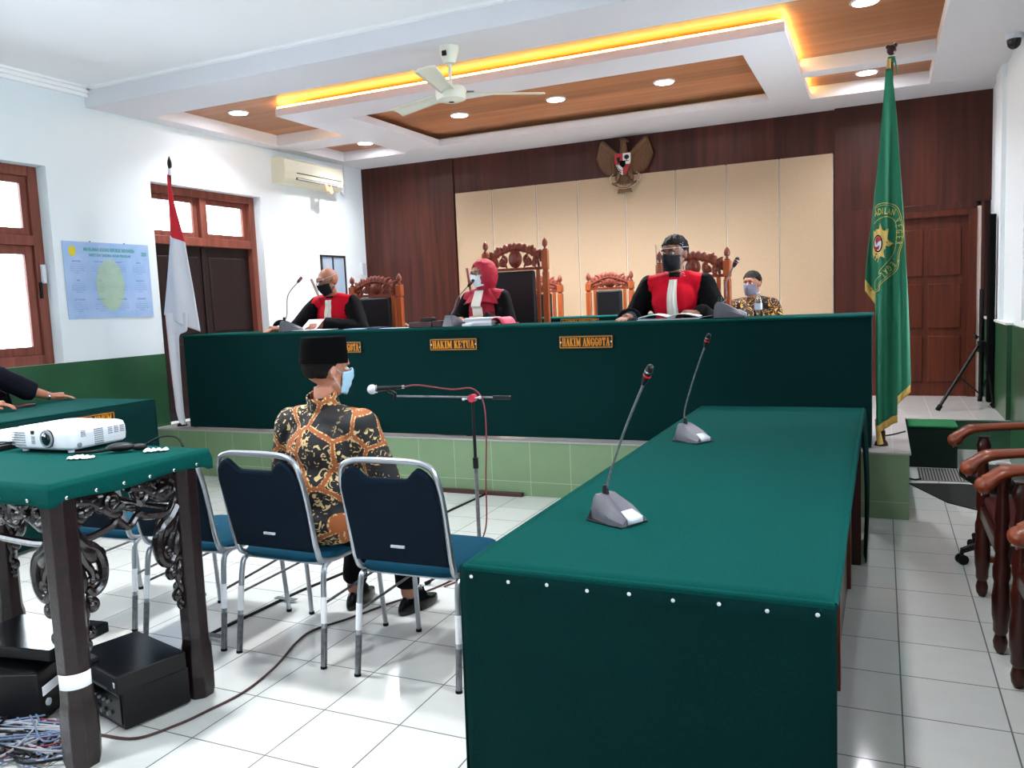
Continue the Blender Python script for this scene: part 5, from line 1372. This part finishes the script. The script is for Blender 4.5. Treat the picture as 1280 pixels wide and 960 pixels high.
for k,(zz,dx,rz,m_) in enumerate(((.0,0,2,'paper_grey'),(.022,.01,-3,'paper'),(.040,-.01,4,'paper_grey'),(.056,.005,-2,'paper'))):
    sheet(-3.00+dx,6.06,.24,.18,rz,zz,['grey bundle of papers at the bottom of the stack before the woman judge','white file second from the bottom of the stack','grey file second from the top of the stack','white papers on top of the stack before the woman judge'][k],m_,[.021,.017,.015,.010][k],'file','file',group='files stacked on the bench')
b=B(rotm(0,0,-14,(-2.80,6.06,BT))).use('folder_pink').grid(lambda u,v:((u-.5)*.16,(v-.5)*.18,.012+.05*math.sin(min(1,u*1.3)*PI)**.6),14,4); tag(b.obj('pink_folder',solid=.006),'curled pink folder beside the stack of files','folder')
b=bx('paper').mm(-3.12,-3.04,5.92,5.96,BT,BT+.022); tag(b.obj('tissue_pack',bevel=.005),'tiny white packet at the bench edge by the files','packet')
t = thing('open_book','thick open white book lying in front of the broad judge','book',(-1.44,6.07,BT+.001),4)
for s in (-1,1):
    bx('paper').grid(lambda u,v:(s*(.005+u*.215),(v-.5)*.24,.006+.042*math.sin(u*PI*.75+.35)*(1-.35*u)),18,6).obj('page', t, solid=.006)
    bx('paper_grey').mm(min(s*.003,s*.225),max(s*.003,s*.225),-.125,.125,0,.008).obj('page_block', t)
b=B(rotm(0,0,-12,(-1.22,6.14,BT))).use('paper').grid(lambda u,v:((u-.5)*.26,(v-.5)*.18,.004+.02*u*u),10,4); tag(b.obj('paper_sheet',solid=.002),'loose white sheet sticking out right of the open book','paper')
t = thing('water_bottle','small clear plastic bottle on the bench in front of the man in batik','bottle',(-.81,6.12,BT))
bx('bottle_plastic').lathe([(0,0),(.026,0),(.028,.01),(.027,.06),(.029,.10),(.026,.13),(.012,.155),(.012,.165),(0,.165)],18).obj('body', t)
bx('mic_light').lathe([(0,.165),(.014,.165),(.014,.18),(0,.18)],14).obj('cap', t); bx('mic_light').lathe([(.0285,.05),(.0295,.05),(.0295,.095),(.0285,.095)],18).obj('bottle_label', t)
# ------------------------------------------------------------------ flags
def interp(tab, z):
    if z>=tab[0][0]: return tab[0][1]
    for (a,x),(c,y) in zip(tab,tab[1:]):
        if z>=c: return x+(y-x)*(a-z)/(a-c)
    return tab[-1][1]
# green court flag
t = thing('court_flag','tall green court flag with gold emblem and fringe hanging from a brown pole','flag',(.0,6.02,HP))
OF=(.0,6.02,HP)
b = bx('red_wood').tube([(.0,6.02,HP+.03),(.03,6.02,1.8),(.056,6.02,2.98)],[.016,.016,.014],12); b.obj('pole', t, off=OF)
bx('red_wood').lathe([(0,0),(.045,0),(.040,.02),(.026,.04),(.026,.10),(0,.10)],16,c=(0,6.02,HP+.0)).obj('pole_foot', t, off=OF)
b = bx('red_wood').ell((.056,6.02,3.03),(.030,.030,.034),seg=14); b.ell((.078,6.015,3.055),(.014,.014,.016)); b.ell((.034,6.015,3.05),(.014,.014,.014)); b.obj('finial', t, off=OF)
bx('flag_green').tube([(.055,6.018,2.955),(.056,6.018,2.985)],.023,14).obj('knot', t, off=OF)
b = bx('flag_gold').tube([(.035,5.995,2.97),(.03,5.985,2.88),(.034,5.985,2.80)],[.006,.007,.008],8); b.tube([(.046,5.99,2.97),(.044,5.98,2.87),(.05,5.98,2.78)],[.006,.007,.007],8); b.obj('tassel', t, off=OF)
bx('flag_green').tube([(.07,6.0,2.98),(.083,5.995,2.92),(.09,5.995,2.87)],[.006,.005,.003],8).obj('cord', t, off=OF)
GL=[(2.90,.022),(2.60,-.0),(2.30,-.024),(2.05,-.048),(1.80,-.078),(1.58,-.100),(1.50,-.085),(1.455,-.040),(1.30,-.034),(.60,-.030)]
GRt=[(2.90,.058),(2.60,.086),(2.30,.105),(2.05,.122),(1.80,.137),(1.55,.150),(1.2,.166),(.9,.176),(.6,.178)]
def gbot(u): return .585+ (.13 if u<.62 else .235)*u if u<.62 else .585+.08+.20*u
def gy(x,z):
    amp=.010+.030*min(1,(2.95-z)/1.2)
    w=(x+.03)/.2
    return 5.955 - amp*(.5+.5*math.sin(w*9.5+.5+.35*math.sin(z*1.7))) - .012*math.sin(w*21+z)*min(1,(2.9-z)/1.5)
def gsurf(u,v):
    zb=gbot(u); z=2.90-v*(2.90-zb); xl=interp(GL,z); xr=interp(GRt,z); x=xl+(xr-xl)*u
    return (x,gy(x,z),z)
fl_ = bx('flag_green').grid(gsurf,60,110).obj('cloth', t, solid=.004, off=OF)
def fringe(u,v):
    x=-.030+.206*u; uu=u; z=gbot(uu)-.0-v*.052; return (x,gy(x,z)-.001+.002*math.sin(u*180),z)
bx('flag_gold').grid(fringe,120,4).obj('fringe', t, solid=.004, off=OF)
b = bx('flag_gold').grid(lambda u,v:(-.100+.062*u,gy(-.10+.062*u,1.5)-.004,1.565-.09*u-v*.075),8,4); b.obj('fringe', t, solid=.004, off=OF)
bx('flag_gold').tube([(-.028,5.95,.63),(-.018,5.945,.54),(-.006,5.95,.46)],[.012,.016,.020],10).obj('fringe_corner', t, off=OF)
cx8=lambda X:X*.0006-.203; cz8=lambda Y:2.079-Y*.000669
def onflag(x,z,e=.006): return (x,gy(x,z)-e,z)
def gline(pts,r):
    P=smooth3([(cx8(a),0,cz8(c)) for a,c in pts],6); return bx('gold_thread').tube([onflag(p.x,p.z) for p in P],r,6)
o=gline([(265,84),(300,52),(350,42),(430,50),(490,90),(525,170),(550,300),(545,420),(512,540),(505,640),(478,705),(390,770),(320,830),(312,880),(240,908)],.0022); o.obj('emblem_outline', t, off=OF)
gline([(268,104),(300,72),(350,60),(425,68),(478,105),(512,180),(536,300),(530,420),(497,535),(492,630),(465,690),(380,755),(312,815),(302,866),(240,892)],.0013).obj('emblem_outline', t, off=OF)
gline([(262,232),(310,192),(380,172),(440,190),(478,250),(485,340),(472,480),(438,560),(370,635),(318,690),(312,730)],.0018).obj('emblem_outline', t, off=OF)
gline([(330,735),(280,780),(270,830),(275,880)],.0015).obj('emblem_outline', t, off=OF)
def flagtext(ch,X,Y,ang,size):
    x,z=cx8(X),cz8(Y); M=rotm(90,0,0)
    b=B().use('gold_thread').text(ch,size,Matrix.Identity(4),bold=.001,wide=.55,depth=.0008)
    c,s_=math.cos(R(ang)),math.sin(R(ang))
    for v in b.bm.verts:
        px,pz=v.co.x,v.co.y; xx=x+px*c-pz*s_; zz=z+px*s_+pz*c; v.co=Vector((xx,gy(xx,zz)-.005-v.co.z,zz))
    return b
TXT=[('A',282,135,8),('D',318,124,4),('I',347,120,0),('L',376,122,-4),('A',412,125,-8),('N',452,135,-14),
     ('N',492,212,-70),('E',503,268,-80),('G',508,324,-86),('E',508,378,-94),('R',502,432,-98),('I',492,485,-104),
     ('T',478,592,-118),('E',450,632,-134),('G',412,668,-140),('A',376,700,-142),('L',344,733,-142)]
bb=B().use('gold_thread')
for ch,X,Y,a in TXT:
    q=flagtext(ch,X,Y,a,.055); n0=len(bb.bm.verts); q.bm.verts.ensure_lookup_table()
    V=[tuple(v.co) for v in q.bm.verts]; q.bm.verts.index_update(); F=[tuple(v.index for v in f.verts) for f in q.bm.faces]; bb.poly(V,F); q.bm.free()
bb.obj('emblem_lettering', t, recalc=False, off=OF)
star=[(322,228),(345,300),(375,310),(385,292),(408,288),(400,335),(395,385),(410,405),(455,432),(410,460),(368,485),(355,510),(370,572),(330,550),(315,560),(300,612),(275,590),(255,560),(248,500),(252,440),(256,370),(258,300),(290,288),(310,290)]
def flat_on_flag(pts,mat_,name,e,par=None):
    P=[(cx8(a),cz8(c)) for a,c in pts]; cxm=sum(p[0] for p in P)/len(P); czm=sum(p[1] for p in P)/len(P)
    V=[onflag(cxm,czm,e)]; F=[]; N=5
    for i in range(1,N+1):
        for p in P: x=cxm+(p[0]-cxm)*i/N; z=czm+(p[1]-czm)*i/N; V.append(onflag(x,z,e))
    n=len(P)
    for k in range(n): F.append((0,1+k,1+(k+1)%n))
    for i in range(N-1):
        for k in range(n): a=1+i*n; F.append((a+k,a+n+k,a+n+(k+1)%n,a+(k+1)%n))
    return bx(mat_).poly(V,F).obj(name,par or t,off=OF,recalc=False)
st=flat_on_flag(star,'flag_gold','emblem_star',.005)
circ=lambda cx,cy,rx,ry,n=20,a0=0,a1=2*PI:[(cx+rx*math.cos(a0+(a1-a0)*k/n),cy+ry*math.sin(a0+(a1-a0)*k/n)) for k in range(n)]
flat_on_flag(circ(302,428,45,85),'black_matte','emblem_ring',.007)
flat_on_flag(circ(300,428,34,70),'mic_light','emblem_shield',.0085)
flat_on_flag([(300,360),(325,365),(330,400),(300,415),(285,440),(275,395),(282,370)],'shield_red','emblem_field',.010)
flat_on_flag([(300,455),(318,440),(310,485),(285,495),(268,480),(272,455)],'shield_red','emblem_field',.010)
# national flag
OF=(-6.33,5.93,HP)
t = thing('national_flag','red and white flag hanging from a pole at the left end of the bench','flag',OF)
bx('ebony').tube([(-6.30,5.94,HP+.02),(-6.19,5.94,2.93)],[.014,.012],12).obj('pole', t, off=OF)
bx('ebony').lathe([(0,0),(.05,0),(.045,.02),(.02,.035),(.0,.035)],16,c=(-6.30,5.94,HP)).obj('pole_foot', t, off=OF)
bx('black_plastic').lathe([(0,0),(.018,0),(.022,.03),(.020,.055),(.006,.10),(0,.11)],12,c=(-6.185,5.94,2.93)).obj('spear_tip', t, off=OF)
bx('flag_white').tube([(-6.195,5.94,2.86),(-6.19,5.94,2.92)],.019,12).obj('tie', t, off=OF)
NL=[(2.86,-6.185),(2.5,-6.205),(2.27,-6.222),(1.9,-6.30),(1.54,-6.375),(1.3,-6.37)]
NR=[(2.86,-6.165),(2.6,-6.12),(2.22,-6.022),(1.8,-5.975),(1.36,-5.935)]
def ny(x,z,l,r):
    u=(x-l)/max(r-l,.02); amp=.05*min(1,(2.9-z)/1.0); return 5.90-amp*math.sin(u*PI)*.6-amp*.30*math.sin(u*9+z*2)
def nsurf(u,v):
    zb=1.54-.18*u; z=2.86-v*(2.86-zb); l=interp(NL,z); r=interp(NR,z); x=l+(r-l)*u; return (x,ny(x,z,l,r),z)
b = bx('flag_red').grid(nsurf,24,80)
b.use('flag_white')
for f in b.bm.faces:
    c=f.calc_center_median(); f.material_index = 0 if c.z>2.285-.065*((c.x+6.22)/.2) else 1
b.obj('cloth', t, solid=.004, off=OF)
NL2=[(1.55,-6.31),(1.0,-6.30),(.6,-6.285),(.50,-6.26),(.465,-6.22)]; NR2=[(1.55,-6.02),(1.37,-6.05),(1.345,-6.15),(1.30,-6.165),(1.0,-6.175),(.465,-6.18)]
b = bx('flag_white').grid(lambda u,v:((lambda z:(interp(NL2,z)+(interp(NR2,z)-interp(NL2,z))*u,5.875-.02*math.sin(u*7+z),z))(1.55-v*1.085)),16,60)
b.obj('inner_cloth', t, solid=.004, off=OF)
b = bx('flag_red').grid(lambda u,v:((lambda z:(interp(NL2,z)-.022+.022*u,5.87,z))(1.53-v*.68)),3,20); b.obj('red_edge', t, solid=.004, off=OF)

# ------------------------------------------------------------------ Garuda emblem on the back wall
gx,gz,gy0 = -2.77, 2.745, YB-.045
t = thing('eagle_emblem','bronze eagle wall emblem with a red and white shield above the beige panels','emblem',(gx,gy0,gz))
b = bx('garuda_gold')
b.ell((0,-.035,.34),(.085,.035,.15),seg=18)
b.tube([(0,-.04,.44),(.005,-.05,.52),(.0,-.055,.575)],[.055,.040,.034],12); b.ell((.008,-.06,.595),(.040,.036,.034),seg=14)
b.tube([(.03,-.065,.595),(.062,-.065,.588),(.068,-.065,.572)],[.016,.010,.004],8)
for k in range(5): b.ell((-.035+.012*k,-.05,.625-.004*k),(.012,.012,.018))
b.obj('body', t)
for s in (-1,1):
    b = bx('garuda_gold')
    b.tube(smooth3([(s*.05,-.03,.40),(s*.12,-.035,.47),(s*.20,-.035,.545),(s*.275,-.03,.615)],4),[.034]+[.032]*11+[.016],10)
    for k in range(15):
        f=k/14; bxx=s*(.045+.23*f); bzz=.40+.21*f; ln=.13+.17*math.sin(.35+f*2.2); ang=-90+s*(8+10*f)
        leaf(b,bxx,bzz+.01,ang,ln,.030,.012,y=-.022+.001*(k%2))
        leaf(b,bxx,bzz+.012,ang,ln*.62,.028,.014,y=-.030)
        leaf(b,bxx,bzz+.014,ang,ln*.34,.026,.014,y=-.038)
    b.obj('wing', t)
b = bx('garuda_gold')
for k in range(7): leaf(b,(-3+k)*.010,.24,-90+(k-3)*9,.17,.028,.012,y=-.02)
b.obj('tail', t)
for s in (-1,1): bx('garuda_gold').tube(smooth3([(s*.05,-.03,.26),(s*.075,-.04,.20),(s*.095,-.045,.145)],4),[.030]*7+[.026,.016],10).ell((s*.10,-.05,.125),(.028,.014,.012)).obj('leg', t)
b = bx('garuda_gold').grid(lambda u,v:((u-.5)*.30,-.055-.006*math.cos((u-.5)*8),.108-.055*math.cos((u-.5)*PI)*1.0+v*.034),24,3); b.obj('ribbon', t, solid=.008)
b = bx('garuda_light').text('BHINNEKA TUNGGAL IKA',.022,rotm(90,0,0,(0,-.066,.070)),bold=.0004,wide=.62,depth=.001)
for v in b.bm.verts: v.co.z += .050*(1-math.cos(v.co.x/.27*PI)) ; v.co.y += .0
b.obj('ribbon_lettering', t, recalc=False)
b = bx('garuda_light').grid(lambda u,v:((u-.5)*.31,-.058,.103-.057*math.cos((u-.5)*PI)+v*.006),24,2); b.grid(lambda u,v:((u-.5)*.30,-.058,.143-.057*math.cos((u-.5)*PI)+v*.005),24,2); b.obj('ribbon_border', t, solid=.006)
for s in (-1,1): bx('garuda_light').tube(smooth3([(s*.10,-.02,.15),(s*.17,-.02,.135),(s*.185,-.02,.19),(s*.14,-.02,.235)],5),.006,6).obj('ribbon_tail', t)
b = bx('garuda_gold').prism([(-.075,.02),(.075,.02),(.09,-.03),(.05,-.022),(-.05,-.022),(-.09,-.03)],.02,rotm(0,0,0,(0,-.045,.034))); b.obj('lower_plate', t, bevel=.003)
def shp(k): # shield outline half-width at height v (0 bottom .. 1 top)
    return .095*min(1,(k/.62)**.55) if k<.62 else .095
def sh_poly(x0,x1,z0,z1,n=8):
    zs=[z0+(z1-z0)*i/n for i in range(n+1)]; L_=[(max(x0,-shp((z)/.25)),z) for z in zs]; R_=[(min(x1,shp((z)/.25)),z) for z in zs]
    return L_+R_[::-1]
def shield(nm,x0,x1,z0,z1,m,y): 
    b=B(rotm(0,0,0,(0,y,.20))).use(m).prism(sh_poly(x0,x1,z0,z1),.012); return b.obj(nm, sh)
b = B(rotm(0,0,0,(0,-.088,.195))).use('garuda_gold').prism([(p[0]*1.07,p[1]*1.04) for p in sh_poly(-.1,.1,.0,.25,14)],.03); sh=b.obj('shield', t)
shield('red_quarter',-.1,-.003,.125,.25,'shield_red',-.096); shield('white_quarter',.003,.1,.125,.25,'shield_white',-.096)
shield('white_quarter',-.1,-.003,.004,.12,'shield_white',-.096); shield('red_quarter',.003,.1,.004,.12,'shield_red',-.096)
b=bx('black_plastic'); 
for k in range(9): a=2*PI*k/9; b.ell((.05+.018*math.cos(a),-.1,.405+.014*math.sin(a)),(.013,.004,.013))
b.ell((.05,-.1,.405),(.02,.004,.02)); b.box((.05,-.1,.378),(.007,.006,.03)); b.box((.05,-.1,.360),(.05,.006,.006)); b.obj('tree_motif', sh)
b=bx('black_plastic').ell((-.05,-.1,.385),(.020,.004,.026)); b.tube([(-.075,-.1,.41),(-.05,-.1,.40),(-.025,-.1,.41)],.006,6).ell((-.05,-.1,.355),(.012,.004,.012)); b.obj('bull_head_motif', sh)
b=B(rotm(0,0,0,(0,-.104,.20))).use('black_matte').prism([(-.035,.165),(.035,.165),(.035,.115),(0,.085),(-.035,.115)],.006); b.obj('inner_shield', sh)
b=bx('garuda_light').use('black_plastic').tube(smooth3([(-.085,-.1,.30),(-.06,-.1,.26),(-.02,-.1,.23)],4),.005,6).tube(smooth3([(-.07,-.1,.31),(-.045,-.1,.27),(-.012,-.1,.25)],4),.004,6); b.obj('grain_motif', sh)
b=bx('garuda_gold')
for k in range(5): b.tube([(.02+k*.014,-.098,.30-k*.004),(.026+k*.012,-.098,.285)],.004,6)
b.obj('chain_motif', sh)

# ------------------------------------------------------------------ right side of the room
t = thing('step_box','dark green carpeted step box in front of the low platform','step',(.40,7.70,0))
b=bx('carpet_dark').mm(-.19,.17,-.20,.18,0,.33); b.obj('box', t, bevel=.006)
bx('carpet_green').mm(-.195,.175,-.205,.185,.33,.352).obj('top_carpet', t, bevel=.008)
o=bx('mat_grey').mm(.27,.66,6.98,7.44,0,.008).obj('door_mat',bevel=.003); tag(o,'grey ribbed mat on the floor before the step box','mat')
b=bx('rubber')
for k in range(18): b.mm(-.19+k*.0215,-.182+k*.0215,-.225,.225,.008,.010)
b.obj('rib', o)
o=bx('mat_black').poly([(.19,6.84,0),(.42,6.28,0),(.58,6.12,0),(.90,6.16,0),(.92,6.84,0),(.55,6.90,0),(.19,6.84,.007),(.42,6.28,.007),(.58,6.12,.007),(.90,6.16,.007),(.92,6.84,.007),(.55,6.90,.007)],[(0,1,2,3,4,5),(6,7,8,9,10,11)]+[(i,(i+1)%6,6+(i+1)%6,6+i) for i in range(6)]).obj('floor_mat'); tag(o,'black angular mat lying beside the platform corner','mat')
tag(bx('cable_black').tube(smooth3([(.19,7.02,.008),(.23,6.97,.008),(.26,6.96,.012),(.28,6.99,.014)],6),.007,8).obj('cable_end'),'short black cable end poking out by the grey mat','cable')
tag(bx('cable_black').tube(smooth3([(-.03,6.35,HP+.006),(.06,6.42,HP+.006),(.16,6.60,HP+.006)],6),.005,8).obj('floor_cable'),'black cable on the platform corner behind the green flag','cable')

def armchair(label, loc, rotz, W):
    """turned-leg armchair, front towards -X; arms ride on turned posts"""
    t = thing('wooden_armchair', label, 'chair', loc, rotz, 'carved armchairs by the right wall')
    hw=W/2
    lp=[(0,0),(.014,0),(.026,.02),(.030,.05),(.022,.08),(.030,.095),(.030,.13),(.036,.16),(.038,.24),(.030,.30),(.036,.32),(.036,.36),(.030,.38),(.026,.42)]
    up=[(.026,.42),(.032,.44),(.032,.50),(.024,.53),(.030,.56),(.026,.62),(.020,.68),(.030,.715),(.034,.74),(.026,.765),(.022,.775),(.030,.785),(.0,.785)]
    for s in (-1,1):
        l=bx('red_wood').lathe([(a*.92,z) for a,z in lp]+[(a*.92,z) for a,z in up[1:]],16,c=(-.02,s*hw,0)).obj('leg', t)
        bx('red_wood').lathe([(a,z) for a,z in lp[:-1]]+[(.026,.44),(0,.44)],14,c=(.42,s*hw,0)).obj('leg', t)
        # scrolled armrest
        def arm(u,v,s=s):
            a=2*PI*v; x=-.150+u*.60; w=(.036+.020*math.exp(-((u-.12)/.20)**2)) ; 
            zc=.812+.026*math.sin(u*2.6) - .050*math.exp(-(u/.075)**2)
            if u<.02: w*=.75
            h=.018+.020*math.exp(-(u/.12)**2)
            return (x, s*hw+math.cos(a)*w, zc+math.sin(a)*h)
        b=B().use('armrest_wood'); V=[];n=28
        b.grid(lambda u,v: arm(v,u),18,30,closeu=True)
        b.ell((-.140,s*hw,.764),(.034,.050,.032),seg=16)
        b.obj('armrest', t, ang=60)
        bx('red_wood').mm(-.02,.44,s*hw-.012,s*hw+.012,.40,.45).obj('seat_rail', t, bevel=.004)
        bx('armrest_wood').mm(-.01,.44,s*hw-.010,s*hw+.010,.17,.20).obj('stretcher', t, bevel=.004)
    bx('red_wood').mm(-.035,-.008,-hw,hw,.39,.45).obj('seat_rail', t, bevel=.004)
    bx('seat_red').mm(-.02,.43,-hw+.015,hw-.015,.45,.50).obj('seat_cushion', t, bevel=.02, segs=3)
    for s in (-1,1): bx('red_wood').mm(.42,.46,s*hw-.02,s*hw+.02,.40,1.10).obj('back_post', t, bevel=.006)
    bx('red_wood').mm(.425,.455,-hw,hw,1.0,1.10).obj('top_rail', t, bevel=.01)
    b=bx('seat_red').mm(.40,.43,-hw+.04,hw-.04,.55,1.0); b.obj('back_cushion', t, bevel=.015)
    return t
armchair('wooden armchair by the right wall standing farther from the camera',(.465,4.07,0),0,.68)
armchair('wooden armchair by the right wall nearest the camera',(.50,3.08,0),2,.68)
# swivel chair behind them
t = thing('swivel_chair','black swivel chair behind the wooden armchairs with its castor foot showing','chair',(.66,5.0,0),-75)
for k in range(5):
    a=R(276+72*k); d=Vector((math.cos(a),math.sin(a),0)); 
    l=bx('black_plastic').tube([d*.03+Vector((0,0,.13)),d*.16+Vector((0,0,.115)),d*.28+Vector((0,0,.075))],[.028,.022,.017],8).obj('base_arm', t)
    c=bx('black_plastic'); n_=Vector((-d.y,d.x,0)); c.cyl(d*.28+n_*.022+Vector((0,0,.028)),d*.28+n_*.008+Vector((0,0,.028)),.028,None,14); c.cyl(d*.28-n_*.022+Vector((0,0,.028)),d*.28-n_*.008+Vector((0,0,.028)),.028,None,14); c.cyl(d*.28+Vector((0,0,.03)),d*.28+Vector((0,0,.08)),.010,None,8); c.cyl(d*.28+n_*.022+Vector((0,0,.028)),d*.28-n_*.022+Vector((0,0,.028)),.008,None,8); c.obj('castor', l)
bx('steel').cyl((0,0,.12),(0,0,.42),.022,None,14).obj('gas_column', t)
bx('black_plastic').mm(-.22,.22,-.22,.22,.42,.50).obj('seat', t, bevel=.03, segs=3)
bx('black_plastic').tube(smooth3([(-.22,.18,.46),(-.23,.24,.62),(-.20,.26,.86),(-.10,.27,.94),(.10,.27,.94),(.20,.26,.86),(.23,.24,.62),(.22,.18,.46)],6),.016,10).obj('back_frame', t)
bx('cloth_blue_grey').grid(lambda u,v:((u-.5)*.38,.25+.01*math.cos(u*6),.56+v*.34),8,8).obj('backrest', t, solid=.012)
# tripod with a folded screen
t = thing('tripod_screen','folded projection screen in a tall black case on a black tripod by the door','screen',(.845,8.72,HR))
bx('black_plastic').cyl((0,0,.08),(0,0,1.10),.019,None,14).obj('pole', t)
bx('black_plastic').cyl((0,0,.52),(0,0,.62),.032,None,14).obj('collar', t)
bx('black_plastic').ell((-.05,-.02,.66),(.022,.018,.026)).cyl((0,0,.66),(-.05,-.02,.66),.008,None,8).obj('knob', t)
for a,ln in ((218,.46),(330,.12),(85,.42)):
    d=Vector((math.cos(R(a)),math.sin(R(a)),0))
    l=bx('black_plastic').tube([d*.03+Vector((0,0,.58)),d*ln+Vector((0,0,.025))],.015,8).obj('leg', t)
    bx('rubber').tube([d*(ln-.02)+Vector((0,0,.045)),d*(ln+.012)+Vector((0,0,.008))],.022,10).obj('foot', l)
    bx('black_plastic').tube([Vector((0,0,.12)),d*ln*.52+Vector((0,0,.30))],.008,6).obj('brace', l)
b = bx('black_matte').mm(.045,.105,-.05,.05,.05,1.78); b.obj('case', t, bevel=.012, segs=3)
bx('black_plastic').box((.03,0,.60),(.06,.05,.05)).obj('clamp', t, bevel=.006)
